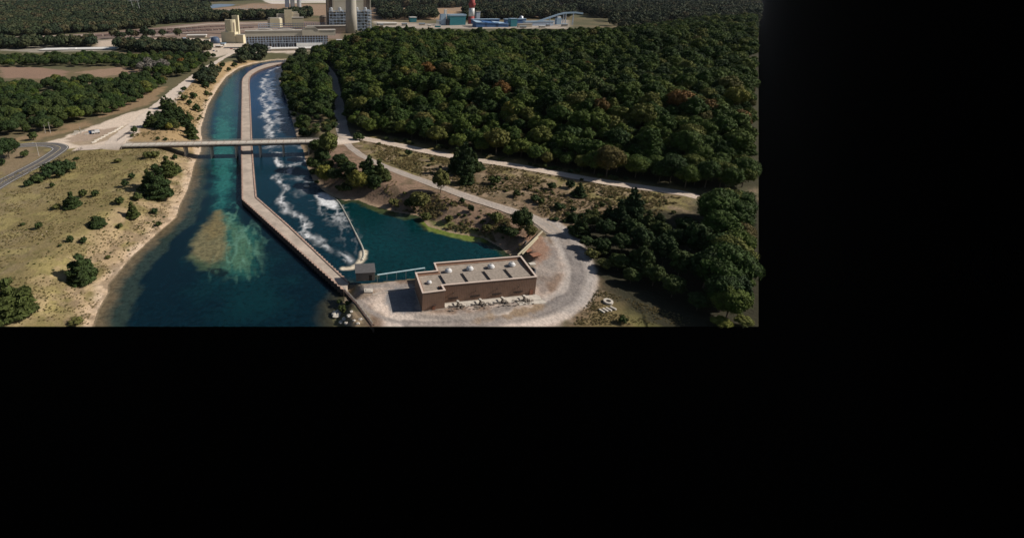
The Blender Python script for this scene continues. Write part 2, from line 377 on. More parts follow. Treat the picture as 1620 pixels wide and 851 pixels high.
# pale lots and the junction west of the bridge
PALE = (.62, .51, .41)
paint([(95, 219), (140, 202), (190, 184), (240, 170), (272, 150), (290, 150), (262, 178), (222, 203), (205, 224), (215, 230), (110, 235), (60, 233), (36, 231), (70, 226)], PALE, 1.5, 8, 1, 3)
paint([(100, 219), (150, 203), (190, 200), (170, 214), (140, 222), (105, 226)], (.30, .22, .16), 1.5, 8, .8, 4)
paint([(108, 226), (140, 221), (175, 208), (205, 196), (218, 197), (200, 208), (175, 220), (150, 228), (125, 230)], (.33, .25, .165), 1.2, 8, .85, 2)
paint([(190, 202), (212, 193), (232, 186), (222, 196), (200, 207)], (.40, .31, .21), 1.2, 8, .6, 2)
paint([(0, 105), (60, 108), (110, 113), (90, 125), (0, 124)], (.26, .17, .12), 5, 8)
paint([(120, 115), (190, 106), (230, 112), (160, 122)], (.28, .19, .13), 5, 8)
paint([(200, 150), (240, 138), (262, 138), (240, 165), (180, 182), (110, 197), (100, 205), (40, 214), (20, 222), (60, 222), (140, 198)], (.26, .18, .105), 3, 8)
paint([(0, 230), (30, 232), (60, 236), (70, 245), (0, 288)], (.22, .165, .10), 4, 8)
# industrial ground
paint([(300, 64), (360, 60), (480, 66), (540, 70), (470, 84), (420, 84), (370, 84), (340, 92), (305, 84)], (.55, .46, .37), 6, 8)
paint([(155, 66), (190, 60), (300, 60), (340, 64), (310, 84), (290, 70), (190, 72), (150, 77)], (.52, .42, .33), 8, 8)
paint([(0, 76), (70, 73), (180, 74), (180, 81), (60, 83), (0, 81)], (.40, .36, .31), 6, 8, .6)
paint([(0, 60), (120, 55), (250, 44), (330, 36), (470, 34), (540, 38), (540, 62), (330, 60), (180, 62), (60, 64), (0, 66)], (.23, .165, .13), 12, 8)
for k, (dy, c) in enumerate([(2, (.40, .33, .27)), (6, (.14, .11, .10)), (11, (.36, .30, .25))]):
    paint([(0, 57+dy), (180, 52+dy), (330, 36+dy), (480, 33+dy), (480, 34.5+dy), (330, 38+dy), (180, 54+dy), (0, 58.6+dy)], c, 4, 8, .8, 3)
paint([(310, 8.5), (345, 7), (372, 7), (365, 9), (335, 13), (320, 12)], (.15, .20, .27), 15, 8)
paint([(320, 15), (350, 12), (400, 6), (520, 8), (700, 6), (900, 4), (900, 30), (600, 32), (440, 20), (380, 17)], (.29, .20, .135), 25, 8)
paint([(300, 18), (400, 16), (435, 20), (350, 20)], (.42, .38, .33), 10, 8)
paint([(415, 1), (520, 0.5), (520, 6), (430, 6.5)], (.60, .54, .48), 10, 8)
paint([(775, 6), (860, 5), (905, 14), (870, 18), (770, 12)], (.38, .26, .15), 20, 8)
paint([(590, 18), (700, 14), (740, 20), (700, 30), (590, 28)], (.33, .22, .13), 20, 8)
paint([(592, 36), (700, 38), (900, 34), (900, 46), (600, 46)], (.36, .31, .26), 15, 8)
paint([(590, 33), (640, 36), (700, 43), (690, 45), (640, 40), (590, 37)], (.42, .35, .28), 6, 8)
paint([(1150, 32), (1210, 29), (1210, 32), (1160, 35)], (.22, .25, .10), 12, 8)
paint([(1150, 35), (1210, 33), (1210, 36), (1150, 38)], (.09, .09, .11), 12, 8)
# woods floor on the hill
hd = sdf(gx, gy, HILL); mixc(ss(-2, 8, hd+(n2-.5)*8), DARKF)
# the beach and the bluff
dW = -sdf(gx, gy, WATER)
bch = ss(5.5+5*(n2-.5)*2, 1.5, dW)*(dW > -1)*((gx < -62))
mixc(bch, SAND)
blf = ss(30, 8, dW+(n1-.5)*16)*(gx < -75)*(gy < 320)*ss(.36, .56, fbm(gx/6, gy/6, 4)); mixc(blf*.6*(dW > 0), (.46, .33, .21))
mixc(ss(24, 8, dW)*(gx < -75)*(gy < 320)*(dW > 0)*ss(.5, .62, fbm(gx/3+5, gy/3, 3))*.6, (.17, .125, .08))
mixc(ss(4, 1, dW+(n2-.5)*4)*(dW > -1)*(gx >= -62)*(np.hypot(gx-20, gy-150) > 40), (.36, .26, .17))
mixc((dW <= 0)*1.0, (.12, .11, .07))
me = fast_mesh('ground', np.stack([gx, gy, gz], 1), np.zeros((1, 4), int)) if False else None
def grid_faces(nr, nc, mask):
    i = np.arange(nr-1)[:, None]*nc+np.arange(nc-1)[None]; q = np.stack([i, i+1, i+nc+1, i+nc], -1).reshape(-1, 4)
    return q[mask[q].any(1)]
def compact(v, q):
    u, inv = np.unique(q, return_inverse=True); return u, inv.reshape(q.shape)
def set_tint(me, c):
    a = me.color_attributes.new('tint', 'FLOAT_COLOR', 'POINT'); a.data.foreach_set('color', np.hstack([c, np.ones((len(c), 1))]).astype(np.float32).ravel())
# near rows are pulled onto the survey line so the sheet has a clean straight near edge
LIM = 516.5
okv = V < LIM
gxa = gx.reshape(NR, NCc).copy(); gya = gy.reshape(NR, NCc).copy(); gza = gz.reshape(NR, NCc).copy(); Va = V.reshape(NR, NCc)
for j in range(NCc):
    i = int(np.argmax(Va[:, j] < LIM))
    if i > 0:
        t = (Va[i-1, j]-LIM)/(Va[i-1, j]-Va[i, j])
        for a in (gxa, gya, gza): a[i-1, j] = a[i-1, j]*(1-t)+a[i, j]*t
        okv.reshape(NR, NCc)[i-1, j] = True
okv2 = okv.reshape(-1)
q = grid_faces(NR, NCc, np.ones(NR*NCc, bool)); q = q[okv2[q].all(1)]
vv = np.stack([gxa.ravel(), gya.ravel(), gza.ravel()], 1)
u, qi = compact(vv, q)
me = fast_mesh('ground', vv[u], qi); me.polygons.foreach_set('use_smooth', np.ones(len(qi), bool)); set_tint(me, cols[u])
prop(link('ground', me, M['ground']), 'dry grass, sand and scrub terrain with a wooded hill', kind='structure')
# ------------------------------------------------------------------ river surface
def water():
    nr, nc = 760, 520
    ya = 134*np.exp(np.linspace(0, math.log(830/134), nr)); wx = []; wy = []
    ta = np.linspace(-.72, .36, nc)
    y = np.repeat(ya, nc); x = np.tile(ta, nr)*(y*math.cos(TH)+H*math.sin(TH))
    s = sdf(x, y, WATER); v = keep(x, y, 0*x)
    # snap near edge
    xa, yb, va = x.reshape(nr, nc), y.reshape(nr, nc), v.reshape(nr, nc); ok = (v < LIM)
    o2 = ok.reshape(nr, nc)
    for j in range(nc):
        i = int(np.argmax(va[:, j] < LIM))
        if i > 0:
            t = (va[i-1, j]-LIM)/(va[i-1, j]-va[i, j]); xa[i-1, j] += (xa[i, j]-xa[i-1, j])*t; yb[i-1, j] += (yb[i, j]-yb[i-1, j])*t; o2[i-1, j] = True
    x = xa.ravel(); y = yb.ravel(); ok = o2.ravel() & (s > -3)
    q = grid_faces(nr, nc, np.ones(nr*nc, bool)); q = q[ok[q].all(1)]; u, qi = compact(None, q)
    x = x[u]; y = y[u]; s = s[u]
    px, py = x*0, x*0
    d = y*math.cos(TH)+H*math.sin(TH)
    wn = fbm(x/9, y/9, 4)-.5; wm = fbm(x/3+7, y/4, 4)-.5; wl = fbm(x/28+3, y/28, 3)-.5
    c = np.zeros((len(x), 3)); c[:] = (.0016, .012, .019)
    def mx(m, col):
        m = np.clip(m, 0, 1)[:, None]; c[:] = c*(1-m)+np.array(col)*m
    # left channel tones
    def blob(pts, soft, jag, z=0, ns=8):
        pl = poly(pts, z); return ss(-soft, soft, sdf(x, y, pl)+(fbm(x/ns+11, y/ns, 4)-.5)*2*jag)
    right = sdf(x, y, poly([(383, 95), (395, 130), (390, 180), (392, 224), (394, 313), (540, 450), (560, 455), (900, 420), (900, 280), (560, 200), (480, 90), (440, 80)], 0)) > 0
    up = ss(300, 520, y)
    mx(up*right, (.004, .042, .115)); mx(up*(~right)*.9, (.003, .036, .080))
    mx((~right)*ss(340, 430, y)*ss(.0, .25, wl+.15)*.6, (.005, .05, .085))
    mx(right*ss(200, 300, y)*(y<420)*.6*ss(480,330,y), (.003, .034, .062)); mx(right*(y < 300)*.55, (.003, .028, .042))
    mx(right*ss(150, 260, 300-y+60)*.5*(y < 300), (.003, .030, .040))
    # teal plume over pale sand, left channel
    mx(blob([(345, 165), (372, 165), (378, 222), (378, 300), (382, 345), (430, 395), (450, 440), (440, 500), (370, 500), (330, 470), (322, 420), (325, 340), (332, 260), (340, 220)], 10, 9)*.5, (.003, .034, .038))
    mx(blob([(350, 120), (372, 118), (370, 222), (365, 300), (345, 330), (338, 290), (342, 225)], 5, 5)*.9, (.010, .085, .085))
    mx(blob([(342, 185), (362, 190), (368, 225), (362, 262), (366, 300), (352, 330), (343, 300), (346, 250), (338, 228)], 3, 5, ns=5)*.8, (.020, .135, .115))
    mx(blob([(352, 335), (375, 345), (400, 365), (418, 390), (404, 405), (398, 430), (372, 442), (352, 430), (345, 400), (330, 360)], 4, 4)*.85, (.022, .105, .085))
    mx(blob([(358, 345), (376, 352), (392, 378), (400, 400), (388, 420), (374, 425), (362, 390)], 2, 3, ns=4)*.7, (.055, .135, .085))
    st = ss(.50, .60, fbm((x+y*.35)/2.2, (y-x*.3)/14, 4))
    mx(blob([(352, 335), (400, 365), (418, 390), (398, 430), (352, 430), (340, 360)], 4, 3)*st*.6, (.075, .15, .09))
    mx(blob([(346, 333), (353, 340), (360, 365), (364, 392), (358, 412), (336, 424), (312, 418), (296, 406), (302, 385), (322, 356)], 2.6, 3.0, ns=4)*.5, (.05, .085, .05))
    mx(blob([(346, 334), (352, 341), (357, 365), (360, 392), (352, 410), (336, 418), (314, 413), (302, 403), (307, 385), (325, 358)], 2.6, 2.2, ns=4)*(.80+.3*wm), (.20, .17, .085))
    mx(blob([(346, 334), (352, 341), (357, 365), (360, 392), (352, 410), (336, 418), (314, 413), (302, 403), (307, 385), (325, 358)], 3, 2, ns=4)*ss(.47, .6, fbm(x/1.1, y/1.1, 3))*.35, (.20, .17, .085))
    mx(blob([(346, 333), (352, 345), (352, 370), (332, 380), (322, 360)], 2, 2, ns=4)*.5, (.19, .135, .05))
    mx(blob([(346, 338), (357, 370), (362, 400), (350, 418), (310, 412), (305, 390)], 3, 3)*ss(.45, .62, fbm(x/1.3, y/1.3, 3))*.4, (.07, .07, .035))
    mx(blob([(300, 400), (330, 416), (358, 412), (345, 430), (310, 428)], 1.5, 2, ns=4)*.5, (.07, .11, .055))
    mx(blob([(330, 425), (350, 424), (362, 432), (350, 438), (335, 434)], 1, 1.5, ns=3)*.8, (.004, .010, .012))
    wis = ss(.55, .99, 1-np.abs(2*fbm((x+y*.25)/5+20, (y-x*.3)/16, 5)-1)*2.2)
    mx(blob([(350, 322), (376, 335), (405, 362), (425, 388), (412, 410), (400, 436), (372, 446), (350, 436), (338, 430), (352, 400)], 5, 5)*wis*.75, (.10, .22, .16))
    mx(blob([(345, 160), (370, 160), (378, 230), (380, 330), (340, 330), (336, 230)], 5, 5)*wis*.45, (.03, .17, .15))
    # shallow shelf along the west beach
    ws = seg_dist(x, y, WATER[0:22])
    wid = 11-4*ss(200, 320, y)
    mx(ss(wid+2, wid-1, ws+wn*7)*.85*(x < -62), (.028, .045, .036))
    mx(ss(7, 1, ws+wm*4)*.9*(x < -62), (.155, .115, .065))
    mx(ss(.8, .2, ws)*(x < -62), (.25, .19, .12))
    mx(ss(8, 0, seg_dist(x, y, poly([(548, 452), (543, 462), (545, 475), (527, 490), (524, 505), (530, 545)], 0))+wn*6)*.85, (.055, .05, .028))
    # pond
    pond = sdf(x, y, poly([(520, 306), (551, 347), (566, 376), (575, 400), (575, 410), (570, 440), (900, 440), (900, 300), (530, 290)], 0)) > 0
    mx(pond*1.0, (.0018, .026, .030)); mx(pond*ss(.0, .3, wl+.1)*.5, (.002, .036, .040))
    es = seg_dist(x, y, WATER[33:44]); mx(pond*ss(5, .5, es+wm*5)*.8, (.045, .055, .022))
    mx(blob([(664, 349), (700, 356), (740, 365), (778, 378), (768, 384), (720, 378), (680, 366)], .8, 1.6, ns=3), (.13, .165, .035))
    mx(blob([(570, 322), (600, 328), (640, 340), (660, 345), (640, 348), (590, 334)], .8, 2, ns=3)*.6, (.06, .075, .025))
    # foam -----------------------------------------------------------
    foam = np.zeros(len(x))
    def streak(pts, w, amt, jag=5, thr=.46, lx=3, ly=3):
        nonlocal foam
        dd = seg_dist(x+(fbm(x/6, y/9, 3)-.5)*jag*2, y+(fbm(x/6+40, y/6, 3)-.5)*jag*2, poly(pts, 0))
        m = ss(w, w*.15, dd)*ss(thr, thr+.16, fbm(x/lx+y/20, y/ly, 5)+.12*ss(w, 0, dd))*amt
        foam = np.maximum(foam, m)
    def fil(sx_, sy_, k=0.0, th=.80, sh=0.0):       # thin filaments of a folded noise
        n_ = fbm((x+sh*y)/sx_+k, (y-sh*x)/sy_+k, 5); return ss(th, .99, 1-np.abs(2*n_-1)*2.4)
    def st2(pts, w, amt, jag, sx_=5, sy_=9, th=.55, k=0.0):
        nonlocal foam
        wx_ = x+(fbm(x/7+k, y/14, 4)-.5)*jag*1.5; wy_ = y+(fbm(x/8+40+k, y/8, 3)-.5)*jag*1.5
        dd = seg_dist(wx_, wy_, poly(pts, 0)); core = ss(w*.62, 0, dd)*ss(.30, .62, fbm(x/1.1+k, y/2.2, 5)+.05); halo = ss(w*1.5, 0, dd)*fil(sx_, sy_, k, th)
        soft = ss(w*1.5, 0, dd)*ss(.35, .65, fbm(x/3+k+9, y/6, 4))*.38
        foam = np.maximum(foam, np.clip(core*.6+halo*.9+soft*.9, 0, 1)*amt*ss(.22, .5, fbm(x/12+k*3, y/16, 2)))
    st2([(445, 106), (428, 112), (419, 122), (415, 135), (420, 145), (415, 158), (424, 172), (418, 185), (431, 195), (422, 206), (430, 218)], 3.8, .9, 5, k=1)
    st2([(423, 126), (430, 150), (438, 175), (448, 205)], 9, .45, 7, k=2)
    st2([(425, 232), (450, 230), (475, 233)], 5, .5, 5, k=3)
    st2([(434, 238), (438, 256), (448, 268), (438, 282), (452, 300), (446, 318), (452, 332)], 2.6, .95, 4, k=4)
    st2([(452, 332), (466, 338), (478, 345), (488, 356), (484, 366), (500, 376), (515, 388), (535, 398), (556, 412)], 2.6, 1.0, 3, 4, 6, k=5)
    st2([(440, 242), (470, 246), (482, 256), (456, 262), (452, 282)], 3, .7, 4, k=6)
    st2([(470, 282), (488, 284), (502, 300), (490, 312), (480, 302)], 5, .4, 5, k=7)
    m = blob([(499, 311), (508, 304), (522, 311), (534, 322), (530, 331), (518, 328), (506, 324)], 1.6, 1.8, ns=4); foam = np.maximum(foam, m*ss(.12, .40, fbm(x/2, y/2, 4)+.15))
    m = blob([(500, 318), (538, 325), (552, 350), (545, 360), (528, 350), (512, 338)], 4, 4, ns=4); foam = np.maximum(foam, .6*m*fil(4, 7, 9, .45))
    m = blob([(520, 330), (548, 345), (568, 385), (560, 398), (540, 380), (524, 352)], 5, 4, ns=4); foam = np.maximum(foam, .22*m*fil(4, 8, 12, .5))
    foam = np.where(right | (y > 420), foam, 0)
    froth = ss(2.2, .7, seg_dist(x, y, poly([(575, 398), (575, 409), (566, 419), (556, 424), (544, 425)], 0))+wm*1.5)
    c[:] = c*(1-foam[:, None])+np.array((.62, .63, .64))*foam[:, None]
    mx(froth, (.60, .52, .40))
    me = fast_mesh('river', np.stack([x, y, 0*x], 1), qi); set_tint(me, c)
    a = me.attributes.new('foam', 'FLOAT', 'POINT'); a.data.foreach_set('value', np.maximum(foam, froth).astype(np.float32))
    m = bpy.data.materials.new('river water'); m.use_nodes = True; n = m.node_tree; b = n.nodes['Principled BSDF']
    at = n.nodes.new('ShaderNodeAttribute'); at.attribute_name = 'tint'
    t = n.nodes.new('ShaderNodeTexCoord'); no = n.nodes.new('ShaderNodeTexNoise'); no.inputs['Scale'].default_value = .5; no.inputs['Detail'].default_value = 8; no.inputs['Roughness'].default_value = .7
    n.links.new(t.outputs['Object'], no.inputs['Vector'])
    mr = n.nodes.new('ShaderNodeMapRange'); mr.inputs[1].default_value = .35; mr.inputs[2].default_value = .65; mr.inputs[3].default_value = .62; mr.inputs[4].default_value = 1.38
    n.links.new(no.outputs['Fac'], mr.inputs[0]); mx_ = n.nodes.new('ShaderNodeVectorMath'); mx_.operation = 'SCALE'
    n.links.new(at.outputs['Color'], mx_.inputs[0]); n.links.new(mr.outputs[0], mx_.inputs['Scale']); n.links.new(mx_.outputs[0], b.inputs['Base Color'])
    fo = n.nodes.new('ShaderNodeAttribute'); fo.attribute_name = 'foam'
    rr = n.nodes.new('ShaderNodeMapRange'); rr.inputs[3].default_value = .12; rr.inputs[4].default_value = .9; n.links.new(fo.outputs['Fac'], rr.inputs[0]); n.links.new(rr.outputs[0], b.inputs['Roughness'])
    b.inputs['IOR'].default_value = 1.33; b.inputs['Specular IOR Level'].default_value = .35
    wv = n.nodes.new('ShaderNodeTexNoise'); wv.inputs['Scale'].default_value = .9; wv.inputs['Detail'].default_value = 6; n.links.new(t.outputs['Object'], wv.inputs['Vector'])
    bu = n.nodes.new('ShaderNodeBump'); bu.inputs['Strength'].default_value = .3; bu.inputs['Distance'].default_value = .5
    n.links.new(wv.outputs['Fac'], bu.inputs['Height']); n.links.new(bu.outputs[0], b.inputs['Normal'])
    prop(link('river', me, m), 'two-channel discharge river with teal shallows, a sandbar and foam', kind='structure')
water()
# ------------------------------------------------------------------ roads as draped strips
def resample(pl, step):
    pl = np.asarray(pl, float); out = []
    # Catmull-Rom
    n = len(pl)
    for i in range(n-1):
        p0, p1, p2, p3 = pl[max(i-1, 0)], pl[i], pl[i+1], pl[min(i+2, n-1)]
        k = max(2, int(np.linalg.norm(p2-p1)/step))
        for t in np.arange(k)/k:
            out.append(.5*((2*p1)+(-p0+p2)*t+(2*p0-5*p1+4*p2-p3)*t*t+(-p0+3*p1-3*p2+p3)*t**3))
    out.append(pl[-1]); return np.array(out)
def road(name, pts, width, base, track, lift=.07, z=8, label='', step=1.5, jag=.5, n=12, mat_=None, world=None, zfix=None):
    pl = resample(poly(pts, z) if world is None else world, step)
    d = np.gradient(pl, axis=0); d /= np.linalg.norm(d, axis=1)[:, None]; nn = np.stack([-d[:, 1], d[:, 0]], 1)
    w = (np.interp(np.linspace(0, 1, len(pl)), np.linspace(0, 1, len(width)), width) if hasattr(width, '__len__') else np.full(len(pl), width))/2
    j1 = (fbm(np.arange(len(pl))/4+3, np.zeros(len(pl)), 3)-.5)*2*jag; j2 = (fbm(np.arange(len(pl))/4+90, np.zeros(len(pl)), 3)-.5)*2*jag
    v = []; tc_ = []
    for k in range(n+1):
        f = k/n*2-1; off = f*w+np.where(f < 0, j1, j2)*abs(f)**4
        v.append(pl+nn*off[:, None]); e = abs(abs(f*w)-1.0)
        tr = ss(.9, .2, e)*.6+ss(.75, 1, abs(f)+0*w)*-.4
        tc_.append(tr)
    v = np.array(v); k, m, _ = v.shape; x = v[..., 0].ravel(); y = v[..., 1].ravel()
    # flat across: the surface takes the highest ground under its section
    zz = hgt(x, y).reshape(k, m)
    zz = np.maximum(zz, zz.mean(0, keepdims=True)) if zfix is None else np.full((k, m), zfix)
    tr = (np.array(tc_)+(fbm(x/5, y/5, 3).reshape(k, m)-.5)*.8)
    c = np.asarray(base)[None, None]*(1-np.clip(tr, 0, 1)[..., None])+np.asarray(track)[None, None]*np.clip(tr, 0, 1)[..., None]
    c = c*np.where(tr < 0, 1+tr*.35, 1)[..., None]
    i = np.arange(k-1)[:, None]*m+np.arange(m-1)[None]; q = np.stack([i, i+m, i+m+1, i+1], -1).reshape(-1, 4)[:, ::-1]
    vis = keep(x, y, zz.ravel()) < LIM; q = q[vis[q].all(1)]
    me = fast_mesh(name, np.stack([x, y, zz.ravel()+lift], 1), q); me.polygons.foreach_set('use_smooth', np.ones(len(q), bool)); set_tint(me, c.reshape(-1, 3))
    return prop(link(name, me, mat_ or M['road']), label, kind='structure'), pl, nn, zz.max(0)+lift
GP, GG = (.52, .42, .33), (.33, .29, .255)
road('upper_gravel_road', [(520, 222), (545, 217), (570, 217), (600, 222), (700, 242), (800, 259), (900, 276), (1000, 290), (1075, 301), (1105, 308)], [10, 8, 7.5, 7.5, 7], (.58, .475, .385), (.50, .41, .33), label='pale upper gravel road along the wooded hill', z=9, jag=.15)
road('lower_gravel_road', [(543, 216), (549, 232), (570, 250), (600, 265), (640, 281), (700, 301), (760, 319), (820, 336), (855, 348), (880, 364)], [8, 5, 5, 5.5, 6, 6.5, 7.5], (.43, .36, .30), (.30, .275, .255), z=5.8, label='grey gravel road curving down to the pump house yard')
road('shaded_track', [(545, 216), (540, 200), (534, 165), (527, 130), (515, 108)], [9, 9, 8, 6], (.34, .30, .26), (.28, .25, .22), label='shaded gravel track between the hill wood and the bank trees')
road('diagonal_gravel_road', [(178, 231), (196, 209), (235, 182), (285, 140), (310, 119), (330, 106), (352, 93), (372, 82)], [11, 11, 15, 10, 9, 8, 8], (.64, .54, .45), (.56, .47, .39), label='wide pale gravel road running up beside the river', jag=1.2)
# asphalt
o, pl, nn, zz = road('asphalt_road', [(-40, 317), (0, 293.5), (35, 273), (70, 253.5), (90, 240.5), (95, 233.5), (80, 229.5), (59, 229.8), (35, 231.5), (0, 238), (-40, 246)], 9.6, (.12, .112, .11), (.15, .14, .135), label='two-lane asphalt road curving at lower left', jag=.05, lift=.14)
for off, w, mm, nm in ((-4.0, .30, 'paint_white', 'white edge line'), (4.0, .30, 'paint_white', 'white edge line'), (0, .3, 'paint_yellow', 'yellow centre line')):
    v = []; f = []
    for i in range(len(pl)):
        for s in (-1, 1):
            p = pl[i]+nn[i]*(off+s*w/2); v.append((p[0], p[1], zz[i]+.01))
    for i in range(len(pl)-1): f.append((2*i, 2*i+1, 2*i+3, 2*i+2))
    m_ = MB().add(v, f).build('road_marking', M[mm]); prop(m_, nm+' on the asphalt road', kind='structure')
def proj0(x, y, z):
    d = y*math.cos(TH)+(H-z)*math.sin(TH); return 600+800*x/d, 258-800*(y*math.sin(TH)+(z-H)*math.cos(TH))/d
# ================================================================== STRUCTURES
# ------------------------------------------------------------------ divider wall between the channels
def divider():
    le = [(447, 98.8), (422.5, 101.7), (398.8, 110.6), (387, 120.5), (383, 128.4), (382.5, 150), (381.9, 180), (381.5, 224), (382, 270), (382.7, 316)]
    re = [(452, 99.6), (438.3, 102.7), (414.6, 109.6), (398.8, 118.5), (394.5, 128.4), (395.5, 150), (397, 180), (398.7, 224), (402, 270), (405.9, 312)]
    z = 2.2
    a = resample([P(x, y, z)[:2] for x, y in le], 4); b = resample([P(x, y, z)[:2] for x, y in re], 4)
    n = 120; ia = np.linspace(0, 1, n)
    def rs(c):
        s = np.r_[0, np.cumsum(np.linalg.norm(np.diff(c, axis=0), axis=1))]; s /= s[-1]
        return np.stack([np.interp(ia, s, c[:, 0]), np.interp(ia, s, c[:, 1])], 1)
    a, b = rs(a), rs(b)
    a2 = np.array([P(x, y, z)[:2] for x, y in [(382.7, 316), (439.8, 367.8), (503.7, 425.7), (545, 462)]])
    b2 = np.array([P(x, y, z)[:2] for x, y in [(405.9, 312), (455.8, 355.8), (525.7, 421.7), (552, 446)]])
    a2 = rs(a2); b2 = rs(b2)
    A = np.vstack([a, a2[1:]]); B = np.vstack([b, b2[1:]]); m = len(A)
    root = empty('divider_wall', (A[0][0], A[0][1], 0), 'long narrow concrete wall dividing the two river channels and running under the bridge', 'divider wall')
    def put(o): o.parent = root; o.location = -Vector(root.location); return o
    mb = MB(); v = []; f = []
    for i in range(m):
        u = (B[i]-A[i])/np.linalg.norm(B[i]-A[i]); p = A[i]+u*.5; q = B[i]-u*.5
        v += [(p[0], p[1], -2), (p[0], p[1], z), (q[0], q[1], z), (q[0], q[1], -2)]
    for i in range(m-1):
        for k in range(3): f.append((4*i+k, 4*i+k+1, 4*i+4+k+1, 4*i+4+k))
    f.append((0, 1, 2, 3)); f.append((4*m-1, 4*m-2, 4*m-3, 4*m-4))
    put(mb.add(v, f).build('deck', M['deck']))
    # corrugated sheet piling with a cap along each side
    for side, C, s in (('a', A, 1), ('b', B, -1)):
        L_ = np.r_[0, np.cumsum(np.linalg.norm(np.diff(C, axis=0), axis=1))]; ss_ = np.arange(0, L_[-1], .55)
        cx = np.interp(ss_, L_, C[:, 0]); cy = np.interp(ss_, L_, C[:, 1])
        d = np.gradient(np.stack([cx, cy], 1), axis=0); d /= np.linalg.norm(d, axis=1)[:, None]
        nn = np.stack([-d[:, 1], d[:, 0]], 1)*(1 if side == 'a' else -1)
        amp = np.array([0, .45, .45, 0])[np.arange(len(ss_)) % 4]*1.0
        # outward = away from the deck
        cen = np.stack([np.interp(ss_/ss_[-1], np.linspace(0, 1, m), (A[:, 0]+B[:, 0])/2), np.interp(ss_/ss_[-1], np.linspace(0, 1, m), (A[:, 1]+B[:, 1])/2)], 1)
        o = np.stack([cx, cy], 1)
        o1 = o+nn*(-s if False else 1)*0
        sign = 1 if side == 'a' else 1
        pts = o-nn*amp[:, None]*0
        v = []; f = []
        out = -nn if side == 'a' else -nn
        for i in range(len(o)):
            w = out[i]*(amp[i]-.25)
            # decide outward by distance to deck centre line
            jx = np.argmin((A[:, 0]+B[:, 0]-2*o[i, 0])**2+(A[:, 1]+B[:, 1]-2*o[i, 1])**2)
            c_ = np.array([(A[jx, 0]+B[jx, 0])/2, (A[jx, 1]+B[jx, 1])/2])
            if np.dot(w if amp[i] > .2 else -w, o[i]-c_) < 0: w = -w
            p = o[i]+w; q = o[i]-(o[i]-c_)/np.linalg.norm(o[i]-c_)*.75
            v += [(p[0], p[1], -2), (p[0], p[1], z+.28), (q[0], q[1], z+.28), (q[0], q[1], z-.3)]
        for i in range(len(o)-1):
            for k in range(3): f.append((4*i+k, 4*i+k+1, 4*i+4+k+1, 4*i+4+k))
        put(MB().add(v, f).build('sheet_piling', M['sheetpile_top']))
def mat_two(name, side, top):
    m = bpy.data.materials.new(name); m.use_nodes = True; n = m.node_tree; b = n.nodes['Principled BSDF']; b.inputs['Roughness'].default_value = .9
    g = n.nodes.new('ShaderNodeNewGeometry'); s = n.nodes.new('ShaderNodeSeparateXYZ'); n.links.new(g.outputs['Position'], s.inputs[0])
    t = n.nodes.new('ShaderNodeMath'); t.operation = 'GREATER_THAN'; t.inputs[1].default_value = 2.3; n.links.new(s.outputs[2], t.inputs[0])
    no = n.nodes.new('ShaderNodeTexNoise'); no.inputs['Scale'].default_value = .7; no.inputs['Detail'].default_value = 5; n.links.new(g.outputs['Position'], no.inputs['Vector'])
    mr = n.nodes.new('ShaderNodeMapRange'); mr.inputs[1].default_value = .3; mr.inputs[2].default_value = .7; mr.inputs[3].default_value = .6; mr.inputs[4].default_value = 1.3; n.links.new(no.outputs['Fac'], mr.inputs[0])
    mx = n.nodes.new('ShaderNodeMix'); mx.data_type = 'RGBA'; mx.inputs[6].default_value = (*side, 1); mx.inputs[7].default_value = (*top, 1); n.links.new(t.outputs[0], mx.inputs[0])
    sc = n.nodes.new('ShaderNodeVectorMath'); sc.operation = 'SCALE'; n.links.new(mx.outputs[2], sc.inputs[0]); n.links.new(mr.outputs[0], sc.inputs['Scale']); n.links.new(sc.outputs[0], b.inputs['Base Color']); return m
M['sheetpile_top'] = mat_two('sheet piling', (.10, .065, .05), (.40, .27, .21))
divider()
# ------------------------------------------------------------------ bridge
def bridge():
    zb = 9.5
    a = P(196, 229.6, zb); b = P(530, 222.4, zb); a[2] = b[2] = zb
    ln = np.linalg.norm(b-a); ang = math.atan2(b[1]-a[1], b[0]-a[0])
    r = empty('road_bridge', tuple(a), 'long concrete road bridge with railings crossing both river channels', 'bridge', rz=ang)
    w = 4.3
    MB().box(0, ln, -w, w, -.35, 0).build('deck', M['concrete_pale'], r)
    for s in (-1, 1):
        MB().box(0, ln, s*(w-.35)-.3, s*(w-.35)+.3, .004, .30).build('kerb', M['concrete'], r)
        MB().box(0, ln, s*(w-1.2)-.35, s*(w-1.2)+.35, -1.5, -.354).build('girder', M['sheetpile'], r)
        rl = MB(); rl.box(0, ln, s*w-.06, s*w+.06, 1.0, 1.12); rl.box(0, ln, s*w-.05, s*w+.05, .62, .70)
        for k in range(int(ln/3)+1): rl.box(k*3-.08, k*3+.08, s*w-.08, s*w+.08, -.3, 1.0)
        rl.build('railing', M['concrete_pale'], r)
    MB().box(0, ln, -.35, .35, -1.5, -.354).build('girder', M['sheetpile'], r)
    for k in range(1, 28): MB().box(k*ln/28-.12, k*ln/28+.12, -w+.7, w-.7, 0.002, .012).build('deck_joint', M['rust'], r)
    for px in (298, 337, 375, 412, 448, 488):
        q = P(px, 235, 5); x = (q[0]-a[0])/math.cos(ang)
        p = MB(); p.box(x-.55, x+.55, -w+.4, w-.4, -2.6, -1.504)
        for s in (-1, -.33, .33, 1): p.rev([(.36, -14), (.36, -2.604)], 10, (x, s*(w-1.0), 0))
        p.build('pier', M['concrete_pale'], r)
    for x in (-.9, ln+.9): MB().box(x-.9, x+.9, -w-.3, w+.3, -5, -.36).build('abutment', M['concrete'], r)
    # approach roads at deck level
    e = np.array([math.cos(ang), math.sin(ang)])
    return a, b
ba, bb = bridge()
